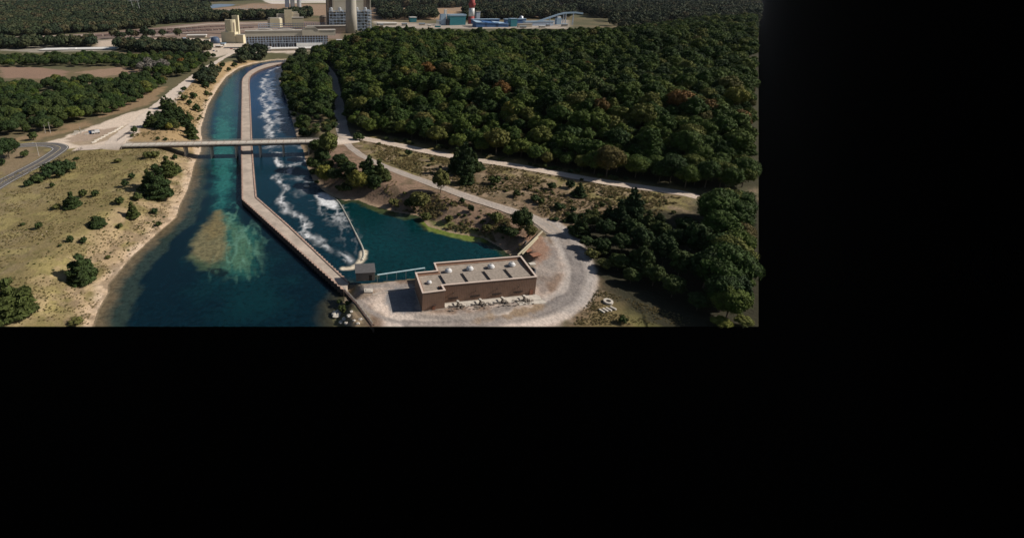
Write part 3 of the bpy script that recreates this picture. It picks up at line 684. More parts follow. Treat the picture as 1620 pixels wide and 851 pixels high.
wa = P(150, 232, 8.8)[:2]
road('bridge_approach', None, [12, 9, 8.6, 8.6], (.60, .50, .42), (.50, .42, .35), world=[P(120, 233, 8.6)[:2], wa, P(160, 231.2, 8.8)[:2], P(170, 230.8, 8.8)[:2]], label='pale gravel approach leading onto the bridge from the west', z=9)
def embank(name, pts, label):
    mb = MB(); v = []; f = []
    for x, y, z0 in pts: pass
# road embankments fill the gap between natural ground and the deck
def ramp(p0, p1, z0, z1, w, name, label):
    p0 = np.array(p0[:2]); p1 = np.array(p1[:2]); d = (p1-p0)/np.linalg.norm(p1-p0); n = np.array([-d[1], d[0]]); v = []; k = 14
    for i in range(k+1):
        t = i/k; c = p0*(1-t)+p1*t; z = z0*(1-t)+z1*t
        for o, dz in ((-w-4, -3.2), (-w, 0), (w, 0), (w+4, -3.2)):
            q = c+n*o; v.append((q[0], q[1], z+dz))
    f = [(4*i+j, 4*i+j+1, 4*i+5+j, 4*i+4+j) for i in range(k) for j in range(3)]
    me = fast_mesh(name, v, f); c = np.tile(np.array([(.30, .22, .13), (.56, .47, .39), (.56, .47, .39), (.28, .21, .12)]), (k+1, 1)); set_tint(me, c)
    prop(link(name, me, M['road']), label, kind='structure')
ramp(P(160, 231, 8.6), ba, hz(*P(160, 231, 8.6)[:2])+.15, 9.45, 4.4, 'west_bridge_ramp', 'gravel ramp on the west bank rising to the bridge deck')
bx = P(566, 220, 9)
ramp(bb, bx, 9.45, hz(*bx[:2])+.2, 4.4, 'east_bridge_ramp', 'gravel ramp on the east bank leading off the bridge')
# ------------------------------------------------------------------ pump house
def pump_house():
    z0 = 4.0; A = math.radians(12.2); o = P(668.5, 463.3, 11.2)
    r = empty('pump_house', (o[0], o[1], z0), 'brown metal-clad L-shaped pump house with white round roof vents', 'pump house', rz=A)
    Hh = 7.2
    out = [(0, 0), (7.9, -.3), (8.0, 2.9), (41.0, .3), (43.0, 15.6), (9.6, 18.0), (9.0, 12.3), (1.4, 12.6)]
    out = [(0, 0), (7.8, 0), (7.8, 3.0), (41.2, 1.2), (42.6, 15.6), (9.6, 17.6), (9.0, 12.3), (1.2, 12.6)]
    # ribbed cladding: trapezoidal ribs really modelled along every wall
    def offs(p, d):
        n = len(p); res = []
        for i in range(n):
            a, b, c = Vector(p[i-1]), Vector(p[i]), Vector(p[(i+1) % n])
            e1 = (b-a).normalized(); e2 = (c-b).normalized(); n1 = Vector((e1.y, -e1.x)); n2 = Vector((e2.y, -e2.x))
            bis = (n1+n2); k = d/(1+n1.dot(n2)); res.append(tuple(b+bis*k))
        return res
    w = MB()
    n = len(out)
    for i in range(n):
        a = Vector(out[i]); b = Vector(out[(i+1) % n]); L_ = (b-a).length; e = (b-a)/L_; nn = Vector((e.y, -e.x))
        k = max(4, int(L_/.6)); pts = []
        for j in range(k):
            s0 = L_*j/k; s1 = L_*(j+.12)/k; s2 = L_*(j+.5)/k; s3 = L_*(j+.62)/k
            pts += [a+e*s0, a+e*s1+nn*.010, a+e*s2+nn*.010, a+e*s3]
        pts.append(b)
        v = [(p.x, p.y, .25) for p in pts]+[(p.x, p.y, Hh-.22) for p in pts]; m = len(pts)
        w.add(v, [(q, q+1, m+q+1, m+q) for q in range(m-1)])
    w.build('wall', M['siding'], r)
    inn = offs(out, -.45)
    p = MB(); v = [(x, y, 6.1) for x, y in inn]+[(x, y, Hh-.22) for x, y in inn]
    p.add(v, [((i+1) % n, i, n+i, n+(i+1) % n) for i in range(n)]); p.build('parapet_lining', M['siding'], r)
    oo = offs(out, .14); ii = offs(out, -.5)
    c = MB(); v = [(x, y, Hh-.22) for x, y in oo]+[(x, y, Hh) for x, y in oo]+[(x, y, Hh) for x, y in ii]+[(x, y, Hh-.22) for x, y in ii]
    c.add(v, [(k*n+i, k*n+(i+1) % n, ((k+1) % 4)*n+(i+1) % n, ((k+1) % 4)*n+i) for k in range(4) for i in range(n)])
    c.build('parapet_cap', M['cap'], r)
    MB().prism(offs(out, -.451), 5.9, 6.15).build('roof', M['roofing'], r)
    bs = MB(); ob = offs(out, .16); bs.prism(ob, -.6, .25); bs.build('foundation', M['concrete'], r)
    lg = MB(); e1 = offs(out, -.452); e2 = offs(out, -1.0)
    lg.add([(x, y, 6.35) for x, y in e1]+[(x, y, 6.35) for x, y in e2]+[(x, y, 6.15) for x, y in e2], [(i, (i+1) % n, n+(i+1) % n, n+i) for i in range(n)]+[(n+i, n+(i+1) % n, 2*n+(i+1) % n, 2*n+i) for i in range(n)])
    lg.build('roof_edge_strip', M['rust_soft'], r)
    for k in range(4):      # raised hatches
        x0 = 9.6+k*7.9; h = MB(); y0 = 3.9-(k*.35)
        h.box(x0, x0+6.3, y0, y0+6.4, 6.155, 6.72); hh = h.build('roof_hatch', M['hatch'], r)
        MB().box(x0-.1, x0+6.4, y0-.1, y0+6.5, 6.725, 6.80).build('hatch_lid', M['hatch'], hh)
    def vent(x, y, s):
        v_ = MB(); v_.rev([(.62*s, 0), (.62*s, .5*s)], 20, (x, y, 6.155)); b_ = v_.build('roof_vent', M['white_metal'], r)
        d = MB(); d.rev([(1.0*s, .46*s), (1.12*s, .52*s), (1.12*s, .78*s), (1.0*s, .84*s)], 24, (x, y, 6.155)); d.build('vent_skirt', M['white_metal'], b_, True)
        e = MB(); e.rev([(.98*s, .845*s), (.92*s, 1.08*s), (.72*s, 1.28*s), (.42*s, 1.40*s), (.05, 1.44*s)], 24, (x, y, 6.155)); e.build('vent_dome', M['white_metal'], b_, True)
        t = MB(); t.rev([(.3*s, 1.40*s), (.3*s, 1.52*s), (.22*s, 1.56*s)], 12, (x, y, 6.155)); t.build('vent_cap', M['steel'], b_)
    for k in range(4): vent(13.0+k*7.9, 11.7-(k*.25), 1.15)
    vent(4.3, 6.4, .8)
    MB().box(6.2, 7.2, 1.0, 2.9, 6.155, 6.22).build('roof_opening', M['dark'], r)
    # front louvres, lamps and doors
    for k in range(4):
        x = 11.6+k*7.7; yf = 3.0-(x-7.8)*1.8/33.4
        g = MB(); g.box(x-1.7, x+1.7, yf-.16, yf-.085, 1.75, 2.15)
        for j in range(9): g.box(x-1.65+j*.41, x-1.40+j*.41, yf-.24, yf-.165, 1.62, 2.05)
        g.build('wall_louvre', M['grille'], r)
        lm = MB(); lm.box(x-.15, x+.15, yf-.5, yf-.12, 3.9, 4.1); lm.bar((x-.1, yf-.4, 4.0), (x-.7, yf-.6, 3.6), .09); lm.build('wall_lamp', M['grille'], r)
    dd = MB().box(3.4, 4.5, -.17, -.10, .25, 2.1).build('door', M['rust'], r)
    MB().box(3.2, 4.7, -.6, -.17, 2.12, 2.24).build('door_canopy', M['grille'], dd)
    MB().box(4.3, 4.4, -.23, -.175, 1.0, 1.15).build('handle', M['steel'], dd)
    dd = MB().box(39.0, 40.3, 1.04, 1.12, .25, 2.2).build('door', M['rust'], r); MB().box(39.1, 39.2, .98, 1.035, 1.0, 1.15).build('handle', M['steel'], dd)
    ap = MB(); ap.prism([(8.2, .1), (41.8, -2.2), (42.3, -.1), (41.4, .9), (8.2, 2.7)], -.3, .22); ap.prism([(33, -3.6), (42.6, -4.3), (42.3, -2.3), (33, -1.7)], -.3, .16)
    ap.build('apron_slab', M['concrete_pale'], r)
    rub = MB(); rr = random.Random(4)
    for k in range(110):
        x = 8.5+rr.random()*30; y = .9-(x-8)*.07-rr.random()*3.0; s = .1+rr.random()*.28
        rub.box(x, x+s*1.6, y, y+s, .1, .24+s*.7)
    prop(rub.build('rubble', M['hatch'], r), kind='stuff')
    for k in range(4):      # valve gear in front of each pump bay
        x = 12.6+k*7.7; y = 1.4-(x-8)*.075
        e = MB(); e.rev([(.55, .2), (.55, .9), (.3, .95), (.3, 1.7)], 12, (x, y-.9, 0)); e.tube([(x, y-.9, 1.6), (x-.2, y-.9, 2.2)], .13); e.tube([(x, y+.9, 1.2), (x, y-.9, 1.2), (x+1.2, y-1.0, .9), (x+1.5, y-1.2, .35)], .22)
        e.tube([(x-3.0, y-1.0, .5), (x+1.6, y-1.2, .5)], .14); e.box(x+.9, x+1.7, y-2.0, y-1.4, .2, .8)
        b_ = e.build('valve_gear', M['pipe_dark'], r)
        q = MB(); q.rev([(.42, 2.2), (.5, 2.28), (.42, 2.36)], 14, (x-.2, y-.9, 0)); q.build('valve_wheel', M['concrete_pale'], b_)
    return r, A, o
M['rust_soft'] = mat('brown flashing', (.26, .15, .10), .8, noise=.2, scale=1)
PH, PA, PO = pump_house()
def PHL(x, y, z=4.0):
    return Vector((PO[0]+x*math.cos(PA)-y*math.sin(PA), PO[1]+x*math.sin(PA)+y*math.cos(PA), z))
# retaining quay along the pond behind the pump house
q = MB(); q.prism([PHL(-14, 13.4)[:2], PHL(-14, 12.7)[:2], PHL(44, 18.6)[:2], PHL(44, 19.3)[:2]], -2, 4.1)
prop(q.build('quay_wall', M['concrete']), 'low concrete quay wall behind the pump house along the pond', 'quay wall')
# shed
sh = P(563.5, 444, 4); r = empty('control_shed', (sh[0], sh[1], 4.0), 'small grey boarded shed with a grey roof at the end of the divider wall', 'shed', rz=math.radians(5))
s = MB()
for k in range(14): s.box(k*.486, k*.486+.45, 0, .1, -.3, 3.2); 
s.box(0, 6.8, .101, 4.6, -.3, 3.2); s.build('wall', M['grey_wall'], r)
MB().add([(-.3, -.4, 3.15), (7.1, -.4, 3.15), (7.1, 5, 3.9), (-.3, 5, 3.9), (-.3, -.4, 3.3), (7.1, -.4, 3.3), (7.1, 5, 4.05), (-.3, 5, 4.05)], [(0, 3, 2, 1), (4, 5, 6, 7), (0, 1, 5, 4), (1, 2, 6, 5), (2, 3, 7, 6), (3, 0, 4, 7)]).build('roof', M['grey_roof'], r)
d = MB().box(4.7, 5.8, -.08, -.005, -.2, 2.0).build('door', M['dark'], r); MB().box(5.6, 5.68, -.14, -.085, .9, 1.0).build('handle', M['steel'], d)
# pipe and handrail along the pond edge
a = Vector(P(597, 435, 4.7)); b = Vector(P(672, 424, 5.2))
r = empty('pond_pipeline', tuple(a), 'pale blue pipe on short posts along the pond between shed and pump house', 'pipe')
t = MB().tube([(0, 0, 0), tuple(Vector(b)-Vector(a))], .28, 10); t.build('pipe', M['bluesteel'], r)
for k in range(6):
    c = (b-a)*(k/5); MB().bar((c.x, c.y, c.z-.29), (c.x, c.y-.0, -3.5), .3).build('support_post', M['bluesteel'], r)
gt_ = MB()
c = a+Vector((-.9, -1.6, 0))
for k in range(4): gt_.box(c.x+k*.5, c.x+.08+k*.5, c.y, c.y+.08, 3.8, 6.0-.2*k)
gt_.box(c.x, c.x+1.6, c.y, c.y+.08, 5.3, 5.4); gt_.box(c.x, c.x+1.6, c.y, c.y+.08, 4.6, 4.7)
o = gt_.build('yellow_gate', mat('pale yellow paint', (.5, .45, .25), .6)); prop(o, 'small pale yellow rail gate beside the grey shed', 'gate')
tk = MB(); c = PHL(8.8, 18.9, 4.0); tk.rev([(.5, 0), (.5, 1.9), (.3, 2.2)], 14, tuple(c)); prop(tk.build('pump_post', M['bluesteel'], None, True), 'short pale blue cylinder at the pond corner of the pump house', 'cylinder')
# floating boom
def boom():
    pts = [P(x, y, 0)[:2] for x, y in [(522, 311), (535.7, 319.8), (551.7, 347.8), (565.7, 375.8), (573.5, 392), (575.5, 405), (571, 414)]]
    pl = resample(pts, 1.0); r = empty('floating_boom', (pl[0][0], pl[0][1], 0), 'curved line of floats dividing the pond from the foaming channel', 'boom')
    mb = MB(); i = 0
    s = np.r_[0, np.cumsum(np.linalg.norm(np.diff(pl, axis=0), axis=1))]
    def at(t): return Vector((np.interp(t, s, pl[:, 0])-pl[0][0], np.interp(t, s, pl[:, 1])-pl[0][1], .12))
    t = 0
    MB().tube([at(k) for k in np.linspace(0, s[-1], 80)], .09, 6).build('cable', M['steel'], r)
    n = 0
    while t < s[-1]-1.6 and n < 99:
        MB().tube([at(t), at(t+1.15)], .30 if t < 45 else .4, 8).build('float', M['foam_white'], r); t += 1.55; n += 1
M['foam_white'] = mat('stained white float', (.55, .52, .44), .7, noise=.3, scale=1)
boom()
# bank retaining wall with handrail, lower left of the yard
pts = [P(x, y, 4.2) for x, y in [(545, 458), (566, 481), (591, 514.5)]]
r = empty('retaining_wall', (pts[0][0], pts[0][1], 0), 'dark sheet pile retaining wall with a handrail at the edge of the yard', 'retaining wall')
o3 = Vector((pts[0][0], pts[0][1], 0)); w = MB(); hr = MB()
for a, b in zip(pts[:-1], pts[1:]):
    a, b = Vector(a)-o3, Vector(b)-o3; d = (b-a); L_ = d.length; d.normalize(); nn = Vector((-d.y, d.x, 0)); k = int(L_/.5); vs = []
    for i in range(k+1):
        p = a+d*(L_*i/k)+nn*(.25 if i % 4 in (1, 2) else 0); vs += [(p.x, p.y, 1.2), (p.x, p.y, 4.3)]
    w.add(vs, [(2*i, 2*i+2, 2*i+3, 2*i+1) for i in range(k)])
    c0 = a-nn*.35; c1 = b-nn*.35
    w.bar((c0.x, c0.y, 4.25), (c1.x, c1.y, 4.25), .7, .2)
    for z in (5.0, 5.4): hr.bar((c0.x, c0.y, z), (c1.x, c1.y, z), .09)
    for i in range(int(L_/2)+1):
        p = c0+d*(i*2); hr.bar((p.x, p.y, 4.2), (p.x, p.y, 5.4), .09)
w.build('sheet_piling', M['sheetpile'], r); hr.build('handrail', M['pole'], r)
# manhole box and rubble boulders by the river
c = G(583, 461); mh = MB(); mh.box(-1.5, 1.5, -1.1, 1.1, -.3, .45); mh.box(-.9, .9, -.6, .6, .452, .6); o = mh.build('manhole_box', M['concrete_pale']); o.location = (c[0], c[1], 4.1)
prop(o, 'square pale concrete manhole box in the yard near the shed', 'manhole')
# outfall gear behind the pump house, right side
r0 = PHL(44.5, 17.5, 4.1)
def V3(px, py, z): return Vector(P(px, py, z))
for lab, a, b, w_ in (('long pale beam on the bank right of the pump house, running uphill', V3(819, 404, 4.6), V3(858, 366, 5.6), .5), ('second pale beam leaning beside the longer one by the pump house', V3(826, 402, 4.3), V3(851, 376, 5.0), .45)):
    o = MB().bar((0, 0, 0), tuple(b-a), w_).build('steel_beam', mat('pale painted beam', (.48, .42, .30), .7)); o.location = a; prop(o, lab, 'beam')
ps = [(824, 388), (829, 377), (834, 372), (838, 384)]
for (x, y), nm in zip(ps[:2], ('dark slanted pipe at the pond corner nearest the pump house', 'second dark slanted pipe further up at the pond corner')):
    a = V3(x, y+6, 1.0); b = V3(x+8, y-6, 6); o = MB().tube([(0, 0, 0), tuple(b-a)], .35).build('slanted_pipe', M['lattice_dark']); o.location = a; prop(o, nm, 'pipe')
tk = PHL(46.5, 14.5, 4.05)
o = MB().rev([(1.9, 0), (1.9, 1.5), (1.6, 1.55), (1.5, .8)], 24, (0, 0, 0), False).build('round_tank', M['lattice_dark']); o.location = tk; prop(o, 'dark open round tank behind the right end of the pump house', 'tank')
def platform(px, py, rz, w, d, lab):
    c = G(px, py); r = empty('wooden_platform', (c[0], c[1], c[2]+.1), lab, 'platform', rz=rz)
    p = MB()
    for k in range(int(w/.42)): p.box(-w/2+k*.42, -w/2+k*.42+.38, -d/2, d/2, .55, .66)
    p.build('planks', M['wood'], r)
    for sx in (-1, 1):
        for sy in (-1, 1): MB().box(sx*w/2*.85-.12, sx*w/2*.85+.12, sy*d/2*.8-.12, sy*d/2*.8+.12, -.4, .545).build('leg', M['sheetpile'], r)
platform(848, 405, math.radians(20), 4.6, 2.6, 'reddish plank platform lying on gravel right of the pump house')
platform(836, 398, math.radians(35), 4.0, 2.2, 'darker reddish plank platform touching the round tank')
o = MB().prism([(0, 0), (2.4, .3), (2.0, 2.2), (-.3, 1.6)], 0, .25).build('concrete_slab', M['concrete_pale']); c = G(842, 418); o.location = (c[0]-1, c[1]-1, c[2]); prop(o, 'small tilted pale concrete slab just right of the pump house', 'slab')
# concrete ring and blocks on the grass
c = G(962, 478.5); o = MB().rev([(1.55, 0), (1.55, .75), (.85, .75), (.85, 0)], 28, (0, 0, 0), False).build('concrete_ring', M['concrete_pale']); o.location = (c[0], c[1], c[2]-.05); prop(o, 'white concrete ring lying on brown grass at lower right', 'concrete ring')
for k, (x, y) in enumerate([(952, 493), (957.5, 491.5), (963, 490.2), (970, 488.6)]):
    c = G(x, y); o = MB().box(-.32, .32, -1.0, 1.0, 0, .55).build('concrete_block', M['concrete_pale']); o.location = (c[0], c[1], c[2]-.03); o.rotation_euler = (0, 0, math.radians(28+k*3))
    prop(o, ['leftmost pale concrete block in the row below the ring', 'second pale concrete block from the left below the ring', 'third pale concrete block from the left below the ring', 'rightmost pale concrete block in the row below the ring'][k], 'concrete block', 'concrete blocks in a row below the ring')
c = G(985.5, 505); o = bpy.data.objects.new
def rock_mesh(seed, n=12):
    rr = np.random.default_rng(seed); mb = MB(); prof = [(.05, .0), (.8, .0), (1.0, .35), (.8, .7), (.4, .9), (.05, .95)]
    mb.rev(prof, n, cap=False); v = np.array(mb.v); v *= (1+(rr.random((len(v), 1))-.5)*.4); v[:, 2] -= .1
    return mesh('rock', v, mb.f)
RK = [rock_mesh(i) for i in range(4)]
for m in RK: m.materials.append(M['concrete_pale'])
def rock(px, py, s, lab, grp=None, z=None):
    c = G(px, py); o = link('rock', RK[random.randrange(4)]); o.location = (c[0], c[1], c[2] if z is None else z); o.scale = (s*random.uniform(.8, 1.3), s, s*random.uniform(.6, .9)); o.rotation_euler = (0, 0, random.uniform(0, 6))
    return prop(o, lab, 'rock', grp)
rock(985.5, 505.5, .8, 'single white rock in the grass below the concrete blocks')
rock(533, 498, 1.9, 'large pale boulder at the waterline below the retaining wall', z=.3)
rock(485.5, 299.5, 1.6, 'pale rock standing in the foaming channel near the headland', z=-.1)
for x, y in [(545, 505), (552, 500), (560, 507), (566, 512), (556, 493), (548, 512), (571, 505), (540, 510)]:
    rock(x, y, random.uniform(.5, 1.0), 'pale rubble rock on the strip below the retaining wall', 'rubble rocks below the retaining wall')
# ------------------------------------------------------------------ light poles, utility poles, entrance clutter
def pole(px0, py0, px1, py1, lab, name='street_lamp', arm=True):
    b = G(px0, py0); h = max(4, (py0-py1)*np.linalg.norm(b-[0, 0, H])/800*1.02)
    r = empty(name, tuple(b), lab, 'street lamp' if arm else 'utility pole')
    MB().rev([(.20, -.5), (.12, h)], 8).build('post', M['pole'], r)
    if arm:
        a = MB().tube([(0, 0, h-.1), (-.5, 0, h+.3), (-1.6, 0, h+.45)], .07, 6).build('arm', M['pole'], r); MB().box(-2.3, -1.6, -.18, .18, h+.36, h+.5).build('lamp_head', M['white_metal'], a)
    else: MB().box(-.9, .9, -.08, .08, h-.7, h-.55).build('crossarm', M['pole'], r)
pole(61.5, 247, 56, 230, 'pale lamp post inside the loop of the asphalt road')
pole(80, 211, 76, 196, 'taller pale pole standing by the dark tree edge at left', 'utility_pole', False)
pole(72, 211, 69, 200, 'shorter pale pole to the left of the taller one at the tree edge', 'utility_pole', False)
pole(128, 213, 126, 202, 'thin pole standing among the entrance blocks', 'utility_pole', False)
def jersey(px, py, rz, lab, s=1.0):
    c = G(px, py); mb = MB(); pr = [(-.35, 0), (-.35, .1), (-.15, .35), (-.1, .85), (.1, .85), (.15, .35), (.35, .1), (.35, 0)]
    n = len(pr); v = [(-1.4, a, b) for a, b in pr]+[(1.4, a, b) for a, b in pr]; mb.add(v, [(i, (i+1) % n, n+(i+1) % n, n+i) for i in range(n)]+[tuple(range(n-1, -1, -1)), tuple(range(n, 2*n))])
    o = mb.build('concrete_barrier', M['concrete_pale']); o.location = (c[0], c[1], c[2]+.05); o.rotation_euler = (0, 0, rz); o.scale = (s,)*3
    prop(o, lab, 'barrier', 'concrete barriers at the road entrance')
for x, y, a in [(192, 202, 1.0), (188, 204.5, 1.0), (184, 207, 1.0), (180, 209.5, 1.0), (174, 212, 1.0), (168, 215, .9), (163, 218, .9), (158, 220.5, .9), (153, 223, .9), (149, 226, .9), (120, 212, .4), (116, 214, .4), (126, 210, .3), (132, 208, .3), (121, 209, .3), (138, 213, .3)]:
    jersey(x, y, a, 'pale concrete barrier in the rows closing the entrance west of the bridge', 1.1)
def truck():
    c = G(154, 211.5); r = empty('parked_truck', (c[0], c[1], c[2]+.05), 'white box truck parked among the barriers at the entrance', 'truck', rz=.6)
    MB().box(-1.5, 1.6, -1.0, 1.0, .9, 2.5).build('cargo_box', M['white_metal'], r)
    cb = MB().prism([(-3.4, -1.0), (-1.55, -1.0), (-1.55, 1.0), (-3.4, 1.0)], .6, 2.1).build('cab', M['white_metal'], r); MB().box(-3.43, -3.402, -.85, .85, 1.3, 1.95).build('windscreen', M['dark'], cb)
    for x in (-2.6, 1.0):
        for y in (-1.0, 1.0):
            w = MB(); n = 14; v = [(x+.48*math.cos(2*math.pi*i/n), y+s*.15, .48+.48*math.sin(2*math.pi*i/n)) for s in (-1, 1) for i in range(n)]
            w.add(v, [(i, (i+1) % n, n+(i+1) % n, n+i) for i in range(n)]+[tuple(range(n-1, -1, -1)), tuple(range(n, 2*n))]); w.build('wheel', M['dark'], r)
    c = G(146, 211.5); r = empty('generator_box', (c[0], c[1], c[2]+.05), 'dark blue equipment box beside the white truck', 'equipment box', rz=.4)
    MB().box(-2, 2, -1.2, 1.2, .2, 2.1).build('housing', M['blue'], r); MB().box(-2.1, 2.1, -1.3, 1.3, 2.105, 2.25).build('lid', M['lattice_dark'], r)
truck()
# chain fence beside the asphalt road
def fence(pts, lab, hgt_=1.6, step=4, m='grille'):
    pl = resample(poly(pts, 8), step); r = empty('fence', (pl[0][0], pl[0][1], 0), lab, 'fence'); o = np.array([pl[0][0], pl[0][1], 0])
    z = hgt(pl[:, 0], pl[:, 1]); rl = MB(); ps_ = MB()
    for i in range(len(pl)):
        p = np.array([*pl[i], z[i]])-o; ps_.box(p[0]-.06, p[0]+.06, p[1]-.06, p[1]+.06, p[2]-.3, p[2]+hgt_)
        if i < len(pl)-1:
            q_ = np.array([*pl[i+1], z[i+1]])-o
            for k in (.4, .75, 1.1, 1.5): rl.bar((p[0], p[1], p[2]+k), (q_[0], q_[1], q_[2]+k), .05)
    ps_.build('fence_posts', M[m], r); rl.build('rails', M[m], r)
fence([(85, 258), (110, 246), (130, 236)], 'dark fence beside the asphalt road at the meadow corner', step=2)
fence([(186, 224), (192, 219), (205, 209), (218, 201)], 'thin dark fence along the diagonal gravel road by the bridge', step=2)
# footpath rail down to the river below the bridge
a = G(258, 236); 
pts = [G(x, y) for x, y in [(258, 236), (272, 241), (288, 246), (303, 255)]]
t = MB(); o3 = np.array(pts[0])
for p, q_ in zip(pts[:-1], pts[1:]): t.bar(tuple(p-o3+[0, 0, .8]), tuple(q_-o3+[0, 0, .8]), .3)
for p in pts: t.bar(tuple(p-o3), tuple(p-o3+[0, 0, .8]), .2)
o = t.build('steel_handrail', M['sheetpile']); o.location = tuple(o3); prop(o, 'dark rail leading down the bank below the west end of the bridge', 'handrail')
# ------------------------------------------------------------------ power station
def at8(px, py, z=8):
    p = P(px, py, z); d = p[1]*math.cos(TH)+(H-p[2])*math.sin(TH); return p, d/800
class Site:
    """box builder in metres, laid out from its own ground point"""
    def __init__(s, name, px, py, lab, cat, rz=.18, group=None):
        s.p, s.m = at8(px, py); s.m *= 1.0; s.px, s.py = px, py
        g = 0
        s.r = empty(name, (s.p[0], s.p[1], s.p[2]-.5), lab, cat, group, rz)
    def X(s, px): return (px-s.px)*s.m
    def Z(s, py): return (s.py-py)*s.m*1.03+.5
    def box(s, part, m, x0, x1, ytop, ybot, d0, d1):
        """photo columns x0..x1, rows ytop..ybot on the site's front plane; d0..d1 metres of depth"""
        return MB().box(s.X(x0), s.X(x1), d0, d1, max(0, s.Z(ybot)), s.Z(ytop)+0*d0).build(part, M[m], s.r)
def windows(s, parent, x0, x1, y0, y1, n, rows, d):
    for j in range(rows):
        w = MB()
        for i in range(n):
            a = s.X(x0+(x1-x0)*(i+.2)/n); b = s.X(x0+(x1-x0)*(i+.75)/n); zt = s.Z(y0+(y1-y0)*(j+.25)/rows); zb = s.Z(y0+(y1-y0)*(j+.8)/rows)
            w.box(a, b, d-.3, d-.05, zb, zt)
        w.build('window_band', M['lattice_dark'], parent)
# crusher tower
s = Site('crusher_tower', 368, 68, 'tall pale yellow curved tower at the left end of the power station', 'tower', rz=-.25)
mb = MB(); pf = [(math.cos(a)*s.X(376.5), math.sin(a)*9) for a in np.linspace(math.pi, 2*math.pi, 12)]
mb.prism([(x-s.X(372), y+8) for x, y in pf]+[(s.X(372.5), 9), (s.X(353), 9)], 0, s.Z(34)); mb.build('tower_block', M['plant_yellow'], s.r)
MB().box(s.X(366), s.X(376.5), 9.3, 13.5, 0, s.Z(28)).build('stair_slab', M['plant_yellow'], s.r)
s.box('lower_block', 'plant_yellow', 352, 376, 52, 70, -6, 8)
s.box('annex', 'plant_yellow', 374.3, 389, 56, 70, -4, 10); s.box('annex_roof', 'plant_roof', 374.2, 389.4, 55.4, 56, -4.4, 10.4)
s.box('dark_stripe', 'plant_brown', 373.4, 374.2, 38, 69, -4.2, -.5)
# long gallery hall
s = Site('turbine_hall', 460, 76, 'long tan hall with arched roof bay raised over open steelwork', 'industrial hall')
h = s.box('hall', 'plant_tan', 391, 532, 51.5, 59, 6, 20)
s.box('roof', 'plant_roof', 390.5, 532.5, 50.3, 51.5, 5.2, 22)
arch = MB(); n = 16; xs = np.linspace(479, 505, n); zt = [s.Z(51-4.5*min(1, max(0, 1.6*math.sin(math.pi*i/(n-1))))) for i in range(n)]
v = [(s.X(x), y, z) for y in (4, 20) for x, z in zip(xs, zt)]+[(s.X(x), y, s.Z(58.5)) for y in (4, 20) for x in xs]
arch.add(v, [(i, i+1, n+i+1, n+i) for i in range(n-1)]+[(2*n+i, 2*n+i+1, i+1, i) for i in range(n-1)]+[(3*n+i+1, 3*n+i, n+i, n+i+1) for i in range(n-1)]+[(2*n, 0, n, 3*n), (n-1, 3*n-1, 4*n-1, 2*n-1)])
arch.build('arched_bay', M['plant_tan'], s.r)
ar = MB(); 
for i in range(n-1): ar.bar((s.X(xs[i]), 3.6, zt[i]+.2), (s.X(xs[i+1]), 3.6, zt[i+1]+.2), .8)
ar.build('arch_trim', M['plant_roof'], s.r)
lt = MB()
for i in range(30):
    x = s.X(392+i*4.3)
    for y in (4, 12): lt.box(x-.35, x+.35, y, y+.7, 0, s.Z(59))
for zz_ in (62, 65.5, 69): lt.box(s.X(392), s.X(520), 4.05, 4.6, s.Z(zz_), s.Z(zz_)+.7)
for i in range(0, 28, 3):
    lt.bar((s.X(392+i*4.3), 4.3, .5), (s.X(392+(i+1)*4.3), 4.3, s.Z(62)), .5); lt.bar((s.X(392+(i+2)*4.3), 4.3, .5), (s.X(392+(i+1)*4.3), 4.3, s.Z(62)), .5)
lt.build('steel_frame', M['lattice'], s.r)
bk = MB(); rr = random.Random(2)
for i in range(46): x = s.X(393+rr.random()*120); w = 2+rr.random()*7; bk.box(x, x+w, 8+rr.random()*3, 15, 0, 3+rr.random()*9)
prop(bk.build('machinery', M['lattice_dark'], s.r), kind='stuff'); s.box('shaded_back_wall', 'plant_brown', 391, 520, 60, 75, 16, 17)
s2 = Site('low_white_building', 478, 80, 'long low white roofed building in front of the tan hall', 'building')
s2.box('wall', 'plant_tan', 430, 525, 77.5, 80, 0, 20); s2.box('roof', 'plant_white', 429, 526, 76.6, 77.5, -1, 21); s2.box('loading_slab', 'plant_white', 470, 512, 71.5, 76.2, 22, 26)
for px, py, w, lab in ((418, 50.5, 13, 'left tan building with a curved roof behind the hall'), (454, 50.5, 13.5, 'right tan building with a curved roof behind the hall')):
    s = Site('vaulted_building', px, py+4, lab, 'building'); X0 = -w*s.m; X1 = w*s.m
    xs = np.linspace(X0, X1, 14); mb = MB(); zt = [s.Z(py-1)+4.5*math.sin(math.pi*(.12+.76*i/13)) for i in range(14)]; n = 14
    v = [(x, y, z) for y in (0, 14) for x, z in zip(xs, zt)]+[(x, y, 0) for y in (0, 14) for x in xs]
    mb.add(v, [(2*n+i, 2*n+i+1, i+1, i) for i in range(n-1)]+[(2*n, 0, n, 3*n), (n-1, 3*n-1, 4*n-1, 2*n-1)]); mb.build('wall', M['plant_tan'], s.r)
    rf = MB()
    for i in range(n-1):
        rf.add([(xs[i], -.8, zt[i]+.3), (xs[i+1], -.8, zt[i+1]+.3), (xs[i+1], 14.8, zt[i+1]+.3), (xs[i], 14.8, zt[i]+.3), (xs[i], -.8, zt[i]-.6), (xs[i+1], -.8, zt[i+1]-.6)], [(0, 1, 2, 3), (4, 5, 1, 0)])
    rf.build('roof', M['plant_roof'], s.r)
s = Site('tan_cube_building', 472, 46, 'pale yellow block building with a lighter flat roof behind the curved roofs', 'building'); s.box('wall', 'plant_yellow', 463, 481, 30, 44, 0, 22); s.box('roof', 'plant_roof', 462.5, 481.5, 29.2, 30, -.6, 22.6)
